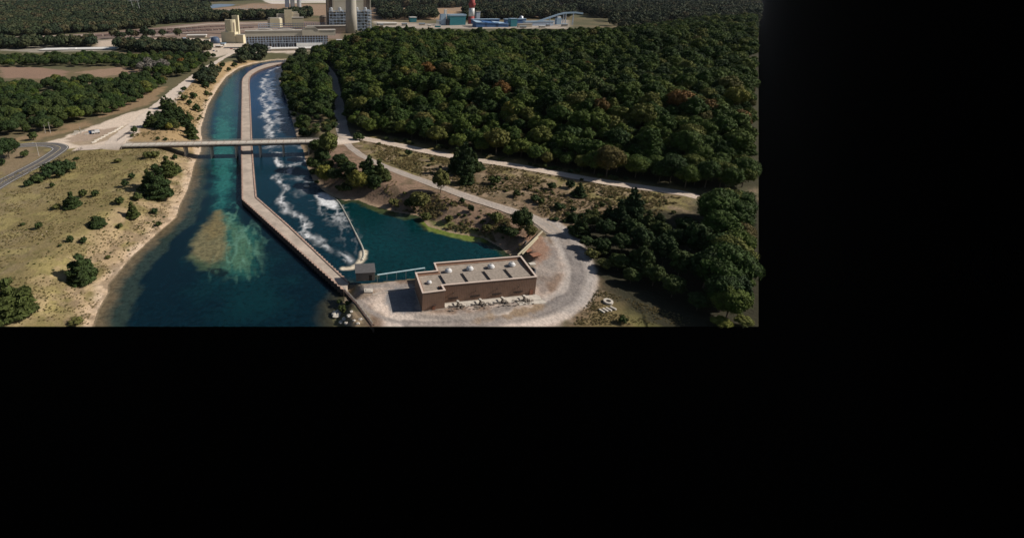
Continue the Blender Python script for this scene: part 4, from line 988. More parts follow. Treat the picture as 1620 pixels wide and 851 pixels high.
s = Site('tan_stepped_building', 460, 42, 'tan stepped building with a square tower behind the yellow block', 'building'); s.box('wall', 'plant_tan', 439, 474, 24, 40, 0, 20); t_ = s.box('tower', 'plant_yellow', 451, 463, 18, 40, -3, 10); s.box('rear_block', 'plant_tan', 463, 472, 21, 24, 3, 18)
s = Site('low_yellow_building', 435, 44, 'low yellow building with cut corners left of the stepped building', 'building')
mb = MB(); mb.prism([(s.X(424), 3), (s.X(428), -3), (s.X(443), -3), (s.X(447), 3), (s.X(447), 14), (s.X(424), 14)], 0, s.Z(31)); mb.build('wall', M['plant_yellow'], s.r)
MB().prism([(s.X(425.5), 4), (s.X(429), -1), (s.X(442), -1), (s.X(445.5), 4), (s.X(445.5), 13), (s.X(425.5), 13)], s.Z(31), s.Z(29.5)).build('roof', M['plant_roof'], s.r)
s = Site('pipe_rack', 440, 50, 'low grey steel pipe rack behind the long hall roof', 'pipe rack')
mb = MB()
for i in range(34): x = s.X(410+i*3.6); mb.box(x-.3, x+.3, 0, .6, 0, s.Z(39)); mb.box(x-.3, x+.3, 10, 10.6, 0, s.Z(39))
for z in (39, 42, 45): mb.box(s.X(410), s.X(530), 0, .7, s.Z(z), s.Z(z)+.8); mb.box(s.X(410), s.X(530), 10, 10.7, s.Z(z), s.Z(z)+.8)
mb.build('frame', M['lattice'], s.r); mb = MB()
for i in range(5): mb.tube([(s.X(411), 1.5+i*1.8, s.Z(41.5)), (s.X(529), 1.5+i*1.8, s.Z(41.5))], .5, 6)
mb.build('pipes', M['plant_roof'], s.r)
s = Site('grey_hall', 510, 52, 'long grey hall in front of the boiler house', 'building'); s.box('wall', 'plant_brown', 487, 548, 43, 52, 0, 16); s.box('roof', 'plant_roof', 486, 549, 41.8, 43, -.6, 17)
# boiler house
s = Site('boiler_house', 555, 50, 'huge tan and brown boiler house behind the grey chimney', 'power station')
s.box('main_block', 'plant_tan', 530, 578, -26, 50, 14, 60)
for a, b in ((519.5, 530), (577, 587)): s.box('stair_tower', 'plant_brown', a, b, -22, 50, 14, 50)
for a, b in ((520, 529.4), (577.6, 588.5)): s.box('pale_corner', 'plant_tan', b-1.5, b, -22, 50, 12.5, 13.9)
fr = MB()
for i in range(13):
    x = s.X(522+i*5.5)
    for y in (0, 10): fr.box(x-.4, x+.4, y, y+.8, 0, s.Z(20))
for k in range(7): z = s.Z(20+k*4.4); fr.box(s.X(521.5), s.X(588.5), -.3, .5, z, z+.9); fr.box(s.X(521.5), s.X(588.5), 10, 10.8, z, z+.9)
for i in range(0, 12, 2):
    for k in range(0, 6, 2): fr.bar((s.X(522+i*5.5), .2, s.Z(20+k*4.4+4.4)), (s.X(527.5+i*5.5), .2, s.Z(20+k*4.4)), .5)
fr.build('steel_frame', M['lattice'], s.r)
mc = MB(); rr = random.Random(5)
for i in range(60): x = s.X(522+rr.random()*62); z = rr.random()*s.Z(22); w = 2+rr.random()*7; mc.box(x, x+w, 3+rr.random()*3, 11, z, z+2+rr.random()*6)
prop(mc.build('machinery', M['lattice'], s.r), kind='stuff')
dk = MB()
for k in range(6): z = s.Z(21.5+k*4.6); dk.box(s.X(522), s.X(588), 1, 16, z, z+.5)
dk.build('floor_decks', M['plant_roof'], s.r)
for k in range(5): x = s.X(525+k*13.5); MB().rev([(4.2, 0), (4.2, 7), (2, 9)], 14, (x, 6, s.Z(20.4))).build('hopper', M['silver'], s.r)
s = Site('concrete_chimney', 556, 53, 'massive grey concrete chimney in front of the boiler house', 'chimney')
MB().rev([(9.6*s.m, -6), (8.4*s.m, s.Z(20)), (7.4*s.m, s.Z(-20)), (5.6*s.m, s.Z(-120)), (5.4*s.m, s.Z(-160))], 36).build('shaft', M['stack'], s.r, True)
MB().rev([(5.3*s.m, s.Z(-160)+.1), (5.3*s.m, s.Z(-161.5)), (3.8*s.m, s.Z(-161.5))], 24).build('flue', M['lattice_dark'], s.r)
s = Site('brown_storage_tank', 514, 45, 'round brown tank left of the boiler house', 'tank'); MB().rev([(7.5*s.m, 0), (7.5*s.m, s.Z(29)), (5*s.m, s.Z(26.5)), (.1, s.Z(26))], 26, (0, 14, 0)).build('shell', M['plant_brown'], s.r); MB().rev([(7.6*s.m, s.Z(29.4)), (7.7*s.m, s.Z(28.6))], 26, (0, 14, 0)).build('rim', M['lattice_dark'], s.r)
for x, m_, lab in ((454.5, 'lattice', 'left grey silo of the three silos behind the station'), (463, 'silver', 'middle grey silo of the three silos behind the station'), (473.5, 'silver', 'right bright silo of the three silos behind the station')):
    s = Site('silo', x, 12, lab, 'silo', group='three silos behind the power station'); MB().rev([(3.4*s.m, 0), (3.4*s.m, s.Z(-6))], 20).build('shell', M[m_], s.r); MB().rev([(3.5*s.m, s.Z(-6)+.02), (2*s.m, s.Z(-8)), (.2, s.Z(-9))], 20).build('cone_top', M['plant_roof'], s.r)
s = Site('round_blue_tank', 341, 69, 'dark blue domed tank at the left foot of the yellow tower', 'tank'); MB().rev([(7*s.m, 0), (7*s.m, s.Z(63)), (5*s.m, s.Z(60)), (2.5*s.m, s.Z(59)), (.1, s.Z(58.7))], 24).build('shell', mat('dark blue tank', (.06, .09, .15), .5), s.r, True)
s = Site('low_shed_row', 310, 60, 'long low white shed left of the yellow tower', 'shed'); s.box('wall', 'plant_tan', 297, 325, 57, 60, 0, 14); s.box('roof', 'plant_white', 296, 326, 56, 57, -1, 15)
s = Site('long_white_building', 120, 80, 'very long flat white roofed building among the trees at left', 'building'); s.box('wall', 'plant_roof', 68, 180, 79, 81, 0, 26); s.box('roof', 'plant_white', 67, 181, 78.2, 79, -1, 27); s.box('roof_monitor', 'plant_white', 108, 118, 77.4, 78.2, 5, 12)
s = Site('grey_outbuilding', 288, 68, 'small grey building on the pale lot left of the tower', 'building'); s.box('wall', 'lattice', 278, 295, 66, 70, 0, 16); s.box('roof', 'plant_roof', 277.5, 295.5, 65.2, 66, -.5, 16.5); s.box('penthouse', 'lattice', 287, 293, 61, 65.2, 4, 10)
# small white buildings right of the chimney and blue works beyond the hill
s = Site('white_roof_building', 612, 41, 'low white roofed building behind the hill right of the boiler house', 'building'); s.box('wall', 'plant_tan', 598, 628, 38, 41, 0, 20); s.box('roof', 'plant_white', 597, 629, 37, 38, -1, 21)
s = Site('teal_house', 654, 36, 'small teal box building with white roof left of the blue works', 'building'); s.box('wall', 'teal', 649, 659, 29, 37, 0, 20); s.box('roof', 'plant_white', 648.5, 659.5, 28, 29, -.8, 20.8)
s = Site('teal_hall', 724, 41, 'large teal hall with pale roof beside the striped chimney', 'industrial hall'); s.box('wall', 'teal', 711, 737, 27, 42, 0, 30); s.box('roof', 'blue_roof', 710.5, 737.5, 24.5, 27, -.8, 31); s.box('annex', 'lattice_dark', 706, 711, 32, 42, 2, 20)
s = Site('white_process_tower', 702, 41, 'white stepped process tower left of the teal hall', 'tower'); s.box('block', 'blue_roof', 697, 705, 24, 42, 0, 14); s.box('stair_slab', 'plant_white', 703, 706.5, 17.5, 42, 2, 10); mb = MB()
for i in range(6): mb.box(s.X(690+i*1.4), s.X(690.3+i*1.4), 0, 1, 0, s.Z(30+i%3))
mb.box(s.X(690), s.X(698), 0, 1, s.Z(34), s.Z(33.2)); mb.build('steel_frame', M['lattice'], s.r)
s = Site('striped_chimney', 745, 39, 'tall red and white banded chimney above the blue works', 'chimney')
yb = [42, 27, 15, 3, -9, -21, -33]
for i in range(6):
    r0 = (4.9-i*.28)*s.m; r1 = (4.9-(i+1)*.28)*s.m
    MB().rev([(r0, max(-4, s.Z(yb[i]))), (r1, s.Z(yb[i+1])-.02)], 24).build('band', M['stack_red'] if i % 2 == 0 else M['white_metal'], s.r, True)
MB().rev([(5.1*s.m, s.Z(11)), (5.4*s.m, s.Z(11)), (5.4*s.m, s.Z(8)), (5.1*s.m, s.Z(8))], 20).build('gallery', M['stack_red'], s.r)
s = Site('blue_shed_hall', 778, 44, 'wide blue hall with several pale roof slopes', 'industrial hall')
for a, b, yt in ((752, 770, 36), (766, 789, 37), (784, 806, 38)):
    s.box('wall', 'blue', a, b, yt, 46, 0, 30); mb = MB(); mb.add([(s.X(a)-1, -1, s.Z(yt)-.5), (s.X(b)+1, -1, s.Z(yt)-3), (s.X(b)+1, 31, s.Z(yt)), (s.X(a)-1, 31, s.Z(yt)+4), (s.X(a)-1, -1, s.Z(yt)+.3), (s.X(b)+1, -1, s.Z(yt)-2.2), (s.X(b)+1, 31, s.Z(yt)+.8), (s.X(a)-1, 31, s.Z(yt)+4.8)], [(0, 3, 2, 1), (4, 5, 6, 7), (0, 1, 5, 4), (1, 2, 6, 5), (2, 3, 7, 6), (3, 0, 4, 7)]); mb.build('roof', M['blue_roof'] if a != 766 else M['blue'], s.r)
s.box('rear_wing', 'blue', 756, 800, 33.5, 40, 40, 60); s.box('rear_roof', 'blue_roof', 755, 801, 32.7, 33.5, 39, 61)
s = Site('cyan_block', 813, 43, 'bright cyan block building right of the blue hall', 'building'); s.box('wall', 'teal', 807.5, 818, 31.5, 44, 0, 20); s.box('roof', 'blue_roof', 807, 818.5, 30.7, 31.5, -.6, 20.6)
s = Site('blue_roof_wing', 818, 40, 'low pale blue roofed wing behind the cyan block', 'building'); s.box('wall', 'blue', 800, 834, 32, 40, 6, 20); s.box('roof', 'blue_roof', 799, 835, 31, 32, 5, 21)
s = Site('silver_dome_tank', 824, 36, 'silver domed tank above the works roofs', 'tank'); MB().rev([(3.6*s.m, 0), (3.6*s.m, s.Z(30)), (2.6*s.m, s.Z(27.5)), (.8*s.m, s.Z(26)), (.1, s.Z(25.8))], 20).build('shell', M['silver'], s.r, True); MB().rev([(4*s.m, s.Z(32)), (4*s.m, s.Z(31.4))], 20).build('ring', M['lattice'], s.r)
s = Site('grey_works_building', 848, 42, 'long pale grey works building under the conveyor', 'building'); s.box('wall', 'lattice', 832, 880, 36, 44, 8, 26); s.box('roof', 'blue_roof', 831, 881, 34.8, 36, 7, 27)
s = Site('small_tan_building', 832, 44, 'small tan building between the cyan block and grey works', 'building'); s.box('wall', 'plant_tan', 819, 842, 39, 45, 0, 7); s.box('roof', 'plant_roof', 818.5, 842.5, 38, 39, -.5, 7.5)
s = Site('white_works_tower', 884, 40, 'short white tower at the foot of the conveyor trestle', 'tower'); s.box('block', 'blue_roof', 880, 888, 30, 42, 0, 12); s.box('penthouse', 'plant_white', 882, 887, 27.5, 30, 2, 9)
s = Site('grey_block_building', 763, 36, 'square grey block behind the blue hall by the chimney', 'building'); s.box('wall', 'lattice', 760.5, 766.5, 21, 36, 40, 52); s.box('roof', 'plant_roof', 760, 767, 20.3, 21, 39, 53)
s = Site('conveyor', 880, 42, 'long pale blue inclined conveyor bridge rising to the right', 'conveyor')
pt = [(845, 38), (865, 32), (887, 25.5), (899, 23), (918, 22.6), (930, 24)]
g = MB()
for (a, b), (c, d) in zip(pt[:-1], pt[1:]): g.bar((s.X(a), 20, s.Z(b)), (s.X(c), 20, s.Z(d)), 4.5, 4.2)
g.build('gallery', M['blue_roof'], s.r); 
for x, y in ((874, 29.5), (897, 23.5), (901, 23), (914, 23)):
    tr = MB(); tr.bar((s.X(x), 17.5, 0), (s.X(x), 18.5, s.Z(y)), .9); tr.bar((s.X(x), 22.5, 0), (s.X(x), 21.5, s.Z(y)), .9); tr.bar((s.X(x), 17.5, 1), (s.X(x), 22.5, s.Z(y)*.8), .6); tr.build('trestle', M['lattice'], s.r)
# freight wagons on the sidings, small sheds and vehicles of the lot
def wagon(px, py, ang, col, lab):
    p = P(px, py, 8); r = empty('rail_wagon', (p[0], p[1], p[2]), lab, 'rail wagon', 'rail wagons on the sidings', ang)
    mb = MB(); mb.add([(-6.6, -1.3, 1.5), (6.6, -1.3, 1.5), (6.6, 1.3, 1.5), (-6.6, 1.3, 1.5), (-7.4, -1.6, 4.3), (7.4, -1.6, 4.3), (7.4, 1.6, 4.3), (-7.4, 1.6, 4.3)], [(0, 3, 2, 1), (4, 5, 6, 7), (0, 1, 5, 4), (1, 2, 6, 5), (2, 3, 7, 6), (3, 0, 4, 7)])
    mb.build('hopper_body', M[col], r)
    w = MB(); w.box(-7, 7, -.9, .9, .9, 1.45); w.box(-5.8, -3.8, -1, 1, 0, .9); w.box(3.8, 5.8, -1, 1, 0, .9); w.build('undercarriage', M['lattice_dark'], r)
M['wagon'] = mat('dusty wagon paint', (.15, .10, .09), .85, noise=.4, scale=.2)
for row, (x0, y0, x1, y1) in enumerate(((150, 58.5, 345, 47.5), (210, 51.0, 400, 40.5), (240, 54.5, 420, 44.0))):
    a_ = P(x0, y0, 8); b_ = P(x1, y1, 8); L_ = float(np.linalg.norm(b_-a_)); an = math.atan2(b_[1]-a_[1], b_[0]-a_[0]); n_ = min(16, int(L_/17))
    for k_ in range(n_):
        t_ = (k_+.5)*17/L_; xx = a_+(b_-a_)*t_; q_ = proj0(xx[0], xx[1], 8)
        wagon(q_[0], q_[1], an, 'wagon', ('dark hopper wagon in the front row of sidings left of the power station', 'dark hopper wagon in the rear row of sidings left of the power station', 'dark hopper wagon in the middle row of sidings left of the power station')[row])
rr = random.Random(21)
def small_shed(px, py, w, h, d, wm, rm, lab, grp):
    s = Site('site_shed', px, py, lab, 'shed', rr.uniform(-.15, .15), grp); s.box('wall', wm, px-w, px+w, py-h, py, 0, d); s.box('roof', rm, px-w-.4, px+w+.4, py-h-.7, py-h, -.5, d+.5)
for px, py in [(398, 78), (412, 79.5), (424, 78), (352, 73), (345, 76), (388, 75), (328, 66), (306, 66), (316, 70), (300, 72), (536, 66), (528, 72), (448, 73), (487, 71), (336, 62)]:
    small_shed(px, py, rr.uniform(2, 4.5), rr.uniform(1.6, 3), rr.uniform(5, 12), rr.choice(['plant_tan', 'lattice', 'plant_brown', 'plant_roof']), rr.choice(['plant_white', 'plant_roof', 'blue_roof']), 'small flat roofed shed on the lot around the power station', 'small sheds around the power station')
for px, py in [(604, 43), (640, 42), (668, 41), (680, 43), (693, 44), (828, 45), (858, 45), (868, 43), (894, 43)]:
    small_shed(px, py, rr.uniform(2, 5), rr.uniform(1.6, 4), rr.uniform(6, 14), rr.choice(['plant_roof', 'blue', 'plant_tan', 'teal']), rr.choice(['plant_white', 'blue_roof']), 'small pale roofed shed of the blue works beyond the hill', 'small sheds of the blue works')
def car(px, py, m, lab):
    p = P(px, py, 8); p[2] = hz(p[0], p[1])+.15; r = empty('parked_car', tuple(p), lab, 'car', 'cars parked around the power station', rr.uniform(0, 3.1))
    MB().prism([(-2.3, -.9), (2.3, -.9), (2.3, .9), (-2.3, .9)], .35, .95).build('body', M[m], r)
    c_ = MB(); c_.add([(-1.5, -.85, .955), (1.3, -.85, .955), (1.3, .85, .955), (-1.5, .85, .955), (-1.0, -.7, 1.5), (.7, -.7, 1.5), (.7, .7, 1.5), (-1.0, .7, 1.5)], [(4, 5, 6, 7), (0, 1, 5, 4), (1, 2, 6, 5), (2, 3, 7, 6), (3, 0, 4, 7)]); c_.build('cabin', M['dark'], r)
    for x in (-1.4, 1.4): 
        w = MB(); w.box(x-.33, x+.33, -.92, .92, 0, .345); w.build('wheels', M['dark'], r)
for px, py in [(325, 78), (329, 79), (333, 80), (338, 81), (343, 82), (366, 78), (371, 79), (377, 80), (310, 76), (314, 75)]:
    car(px, py, rr.choice(['white_metal', 'silver', 'stack_red', 'blue', 'lattice_dark']), 'car parked on the pale lot below the yellow tower')
# old coal yard gantries and far pylons
for i, (x, y, h, lab) in enumerate([(211.5, 26, 24, 'large white two-pole pylon rising from the far wood at left')]):
    s = Site('transmission_pylon', 213, 26, lab, 'pylon'); mb = MB(); 
    mb.bar((s.X(216), 0, 0), (s.X(210), 0, s.Z(0)), .9); mb.bar((s.X(224), 0, 0), (s.X(219.5), 0, s.Z(-1)), .9); mb.build('leg_poles', M['white_metal'], s.r)
    MB().box(s.X(206), s.X(223), -.5, .5, s.Z(4), s.Z(4)+1.2).build('crossarm', M['white_metal'], s.r)
for x, lab in ((238, 'small far pylon just right of the large one'), (265, 'small far pylon in the middle of the far wood'), (305, 'small far pylon near the far pond')):
    s = Site('transmission_pylon', x, 6.5, lab, 'pylon'); mb = MB()
    mb.bar((-2, 0, 0), (-.4, 0, s.Z(-1)), .9); mb.bar((2, 0, 0), (.4, 0, s.Z(-1)), .9); mb.build('mast', M['lattice'], s.r); MB().box(-4, 4, -.4, .4, s.Z(.3), s.Z(.3)+.8).build('crossarm', M['lattice'], s.r)
s = Site('far_switchyard', 405, 15, 'pale steel switchyard frames on the far brown field', 'switchyard')
mb = MB(); rr = random.Random(8)
for i in range(22):
    x = s.X(375+i*2.9); y = rr.random()*40; h_ = 8+rr.random()*9; mb.box(x-.4, x+.4, y, y+.8, 0, h_)
    if i % 2: mb.box(x-.4, x+s.m*3, y, y+.8, h_-.8, h_)
mb.build('gantries', M['lattice'], s.r); MB().box(s.X(378), s.X(400), 5, 25, 0, 4).build('control_building', M['plant_roof'], s.r)
# ================================================================== VEGETATION
def leaves(lobes, n, size, rng, core=.82, jit=.75, flat=1.0, aspect=1.5):
    """leaf-sized faces over the outer skin of many overlapping lobes, round a lumpy core; returns a mesh"""
    lobes = np.array(lobes, float)          # x y z rx ry rz
    area = lobes[:, 3]*lobes[:, 4]; k = rng.choice(len(lobes), n, p=area/area.sum())
    d = rng.normal(size=(n, 3)); d[:, 2] += .35; d /= np.linalg.norm(d, axis=1)[:, None]
    r = lobes[k, 3:6]; p = lobes[k, :3]+d*r*(rng.uniform(.80, 1.12, n)[:, None])
    # drop those buried in other lobes
    dep = np.full(n, 9.)
    for L_ in lobes:
        q = np.linalg.norm((p-L_[:3])/L_[3:6], axis=1); dep = np.minimum(dep, q)
    ok = dep > .74; p = p[ok]; d = d[ok]; r = r[ok]; n = len(p)
    nn = d/r; nn /= np.linalg.norm(nn, axis=1)[:, None]; nn = nn+rng.normal(size=(n, 3))*jit*.6; nn /= np.linalg.norm(nn, axis=1)[:, None]
    u = np.cross(nn, rng.normal(size=(n, 3))); u /= np.linalg.norm(u, axis=1)[:, None]; w = np.cross(nn, u)
    s = size*rng.uniform(.55, 1.35, n)[:, None]
    a = p-u*s*aspect*.5; b = p+w*s*.45+nn*s*.12; c = p+u*s*aspect*.5; e = p-w*s*.45+nn*s*.12
    v = np.stack([a, b, c, e], 1).reshape(-1, 3); f = np.arange(n*4).reshape(-1, 4)
    # core: small octa-spheres
    import itertools
    N = 6; ring = [(math.cos(2*math.pi*i/N), math.sin(2*math.pi*i/N)) for i in range(N)]
    sv = [(0, 0, 1)]+[(x*.8, y*.8, .6) for x, y in ring]+[(x, y, 0) for x, y in ring]+[(x*.7, y*.7, -.7) for x, y in ring]
    sq = [(0, 1+i, 1+(i+1) % N, 0) for i in range(N)]
    sv = np.array(sv); cf = []; cv = []
    base = len(v)
    for L_ in lobes:
        o = base+len(cv)*len(sv); cv.append(L_[:3]+sv*L_[3:6]*core)
        for i in range(N):
            j = (i+1) % N
            cf += [(o+1+i, o+1+j, o, o), (o+1+i, o+7+i, o+7+j, o+1+j), (o+7+i, o+13+i, o+13+j, o+7+j)]
    cv = np.array(cv).reshape(-1, 3)
    allv = np.vstack([v, cv]); cf = np.array(cf)
    tri = [tuple(q[:3]) for q in cf if q[2] == q[3]]; quad = cf[cf[:, 2] != cf[:, 3]]
    q = np.vstack([f, quad])
    # triangles as thin quads split: reuse midpoint
    tq = np.array([(a_, b_, c_, c_) for a_, b_, c_ in tri])
    me = bpy.data.meshes.new('crown'); me.vertices.add(len(allv)); me.vertices.foreach_set('co', allv.astype(np.float32).ravel())
    nl = q.size+len(tri)*3; me.loops.add(nl)
    me.loops.foreach_set('vertex_index', np.concatenate([q.ravel(), np.array(tri).ravel()]).astype(np.int32))
    tot = np.concatenate([np.full(len(q), 4), np.full(len(tri), 3)]).astype(np.int32); st = np.concatenate([[0], np.cumsum(tot)[:-1]]).astype(np.int32)
    me.polygons.add(len(tot)); me.polygons.foreach_set('loop_start', st); me.polygons.foreach_set('loop_total', tot); me.update(calc_edges=True)
    return me
def broad_lobes(R, h0, h1, n, rng, rl=(.26, .42)):
    """unit broadleaf crown: radius R, from height h0 to h1"""
    out = [(0, 0, (h0+h1)/2, R*.72, R*.72, (h1-h0)*.40)]
    for i in range(n):
        a = i*2.399+rng.uniform(-.4, .4); t = (i+.5)/n; el = math.asin(min(1, 1-1.25*t)) if 1-1.25*t > -1 else -.3
        rr = R*rng.uniform(.62, .82); x = math.cos(a)*math.cos(el)*rr; y = math.sin(a)*math.cos(el)*rr; z = (h0+h1)/2+math.sin(el)*(h1-h0)*.36*rng.uniform(.8, 1.15)
        s = R*rng.uniform(*rl); out.append((x, y, z, s, s, s*rng.uniform(.7, .95)))
    return out
def pine_lobes(R, h, n, rng, layers=6):
    out = []
    for k in range(layers):
        t = k/(layers-1); z = h*(.12+.80*t); rad = R*(1-t)**.5*rng.uniform(.8, 1.12)+R*.10; m = max(1, int(round(n*(1-t)+1)))
        for i in range(m):
            a = 6.283*i/m+k*.9+rng.uniform(-.3, .3); s = max(R*.16, rad*rng.uniform(.38, .52)); q = rad*rng.uniform(.55, .75) if m > 1 else 0
            out.append((math.cos(a)*q, math.sin(a)*q, z, s, s, max(h*.07, s*.45)))
    out.append((R*.1, 0, h*.90, R*.26, R*.26, h*.08)); out.append((0, 0, h*.4, R*.5, R*.5, h*.30))
    return out
def trunk_mesh(h, r, limbs=4, seed=0):
    rr = random.Random(seed); mb = MB(); mb.rev([(r*1.4, -1.2), (r, .4), (r*.75, h*.6), (r*.35, h)], 7)
    for k in range(limbs):
        a = 6.28*k/limbs+rr.random(); z = h*(.45+.4*rr.random()); l = h*.32
        p0 = Vector((0, 0, z)); p1 = p0+Vector((math.cos(a)*l*.5, math.sin(a)*l*.5, l*.35)); p2 = p0+Vector((math.cos(a)*l, math.sin(a)*l, l*.8))
        mb.bar(p0, p1, r*.6); mb.bar(p1, p2, r*.35)
    me = mesh('trunk', mb.v, mb.f); me.materials.append(M['bark']); return me
def crown_set(kind, nvar, n, size, matname, seed, **k):
    res = []
    for i in range(nvar):
        rng = np.random.default_rng(seed+i)
        if kind == 'broad': lb = broad_lobes(6.4*rng.uniform(.9, 1.15), 2.6, 14*rng.uniform(.88, 1.12), k.get('lobes', 22), rng)
        elif kind == 'round': lb = broad_lobes(4.0*rng.uniform(.9, 1.1), 1.2, 9*rng.uniform(.9, 1.1), k.get('lobes', 18), rng)
        elif kind == 'pine': lb = pine_lobes(3.2*rng.uniform(.85, 1.15), 9*rng.uniform(.9, 1.1), 6, rng, 6)
        elif kind == 'bush': lb = broad_lobes(1.5, .1, 2.0*rng.uniform(.8, 1.2), 9, rng, (.3, .5))
        me = leaves(lb, n, size, rng, jit=k.get('jit', .75), core=k.get('core', .82), aspect=k.get('aspect', 1.5)); me.materials.append(M[matname]); res.append(me)
    return res
def with_mat(meshes, m):
    out = []
    for me in meshes: c = me.copy(); c.materials.clear(); c.materials.append(M[m]); out.append(c)
    return out
BR_hi = crown_set('broad', 5, 8000, .52, 'leaf', 10, lobes=36)
BR_mid = crown_set('broad', 7, 3600, .75, 'leaf', 30, lobes=30)
BR_far = crown_set('broad', 4, 420, 1.9, 'leaf_far', 50, lobes=12)
GREEN = with_mat(BR_mid, 'leaf_green'); ORANGE = with_mat(BR_mid[:3], 'leaf_orange'); YEL = with_mat(BR_mid[:3], 'leaf_yellow')
ROUND = crown_set('round', 4, 2600, .50, 'leaf_green', 70); ROUND_Y = with_mat(ROUND, 'leaf_yellow'); ROUND_B = with_mat(ROUND, 'bush')
PINE_hi = crown_set('pine', 4, 5200, .42, 'needle', 90, aspect=2.4, jit=.9); PINE = crown_set('pine', 4, 1500, .7, 'needle', 110, aspect=2.0)
BUSH = crown_set('bush', 4, 420, .32, 'bush', 130, core=.8); BUSH_N = with_mat(BUSH, 'needle')
TW = crown_set('broad', 3, 900, .9, 'leaf_grey', 150, lobes=20, core=.35, aspect=3.2, jit=1.4)
TALL = leaves(pine_lobes(5.0, 17, 6, np.random.default_rng(5), 6), 3000, .7, np.random.default_rng(6), aspect=1.8); TALL.materials.append(M['leaf_green'])
TRUNK_B = [trunk_mesh(9, .34, 5, i) for i in range(3)]; TRUNK_P = [trunk_mesh(7, .22, 3, 9+i) for i in range(2)]; TRUNK_R = [trunk_mesh(4.5, .2, 4, 20+i) for i in range(2)]
WIDE = []   # meshes for lower trees
def tree(name, crowns, trunks, x, y, s, label, cat='tree', group=None, z=None, sz=None, sink=.0):
    z = hz(x, y) if z is None else z
    r = bpy.data.objects.new(name, None); S.collection.objects.link(r); r.location = (x, y, z-sink); r.rotation_euler = (0, 0, random.uniform(0, 6.28))
    r.scale = (s, s, (sz or s)*random.uniform(.92, 1.08)); prop(r, label, cat, group)
    if trunks: t = bpy.data.objects.new('trunk', random.choice(trunks)); S.collection.objects.link(t); t.parent = r
    c = bpy.data.objects.new('crown', random.choice(crowns)); S.collection.objects.link(c); c.parent = r
    return r
def proj(x, y, z):
    d = y*math.cos(TH)+(H-z)*math.sin(TH); return 600+800*x/d, 258-800*(y*math.sin(TH)+(z-H)*math.cos(TH))/d
def scatter(pl, spacing, rng, jit=.42):
    x0, y0 = pl.min(0); x1, y1 = pl.max(0); nx = int((x1-x0)/spacing)+1; ny = int((y1-y0)/spacing*1.15)+1
    gx_, gy_ = np.meshgrid(np.arange(nx), np.arange(ny)); x = x0+(gx_+.5*(gy_ % 2))*spacing; y = y0+gy_*spacing/1.15
    x = (x+rng.uniform(-jit, jit, x.shape)*spacing).ravel(); y = (y+rng.uniform(-jit, jit, y.shape)*spacing).ravel()
    k = inside(x, y, pl); return x[k], y[k]
def inframe(x, y, z, m=6, top=14, R_=5):
    a, b = proj(x, y, z+8); c, d = proj(x, y, z+top); rad = R_*800/(y+40)
    return (a > -30) & (a+rad*.7 < 1201) & (b < 540) & (d > -20) & (b-0 < 516+20)
rngT = np.random.default_rng(77)
roads_clear = [poly([(520, 222), (545, 217), (600, 222), (700, 242), (800, 259), (900, 276), (1000, 290), (1105, 308)], 9), poly([(545, 216), (540, 200), (534, 165), (527, 130), (515, 108)], 8),
   poly([(178, 231), (196, 209), (235, 182), (285, 140), (310, 119), (330, 106), (352, 93), (372, 82)], 8)]
def clear(x, y, d=8):
    k = np.ones(len(x), bool)
    for r_ in roads_clear: k &= seg_dist(x, y, r_) > d
    k &= sdf(x, y, WATER) < -1.5
    return k
# --- the hill wood --------------------------------------------------
hx, hy = scatter(HILL, 7.6, rngT)
hzv = hgt(hx, hy); k = inframe(hx, hy, hzv, R_=2.5) & clear(hx, hy, 7) & (sdf(hx, hy, HILL) > 1)
hx, hy, hzv = hx[k], hy[k], hzv[k]
# near wood at the right edge
RIGHT = np.array([P(a, b, 5)[:2] for a, b in [(1125, 365), (1145, 345), (1230, 345), (1230, 600), (1160, 560), (1135, 500), (1120, 440), (1115, 390)]])
rx, ry = scatter(RIGHT, 7.0, rngT); rz_ = hgt(rx, ry); k = inframe(rx, ry, rz_, top=18, R_=4); k &= proj(rx, ry, rz_)[1] < 512; rx, ry, rz_ = rx[k], ry[k], rz_[k]
STRIP = poly([(447, 104), (470, 97), (500, 98), (520, 125), (527, 165), (528, 188), (505, 200), (485, 208), (474, 214), (464, 190), (453, 154), (443, 128)], 5)
sx, sy = scatter(STRIP, 8.5, rngT); sz_ = hgt(sx, sy); k = clear(sx, sy, 6); sx, sy, sz_ = sx[k], sy[k], sz_[k]
LEFT = poly([(-40, 218), (20, 214), (45, 215), (62, 207), (100, 207), (112, 195), (150, 188), (190, 176), (222, 163), (238, 150), (262, 138), (262, 132), (245, 127), (200, 127), (170, 134), (140, 133), (90, 137), (-40, 139)], 8)
lx, ly = scatter(LEFT, 9.0, rngT); lz_ = hgt(lx, ly)
k = ~inside(lx, ly, poly([(60, 150), (85, 145), (90, 160), (66, 165)], 8)); lx, ly, lz_ = lx[k], ly[k], lz_[k]
BAND2 = poly([(-40, 107), (190, 106), (222, 112), (235, 118), (262, 124), (290, 122), (310, 112), (345, 97), (338, 92), (300, 91), (185, 92), (-40, 93)], 8)
bx_, by_ = scatter(BAND2, 9.5, rngT); bz_ = hgt(bx_, by_); k = clear(bx_, by_, 9); bx_, by_, bz_ = bx_[k], by_[k], bz_[k]
allT = [(x, y, z, 'hill') for x, y, z in zip(hx, hy, hzv)]+[(x, y, z, 'right') for x, y, z in zip(rx, ry, rz_)]+[(x, y, z, 'strip') for x, y, z in zip(sx, sy, sz_)]+[(x, y, z, 'left') for x, y, z in zip(lx, ly, lz_)]+[(x, y, z, 'band') for x, y, z in zip(bx_, by_, bz_)]
allT.sort(key=lambda t: t[1]+(60 if t[3] == 'hill' and t[1] > 420 else 0))
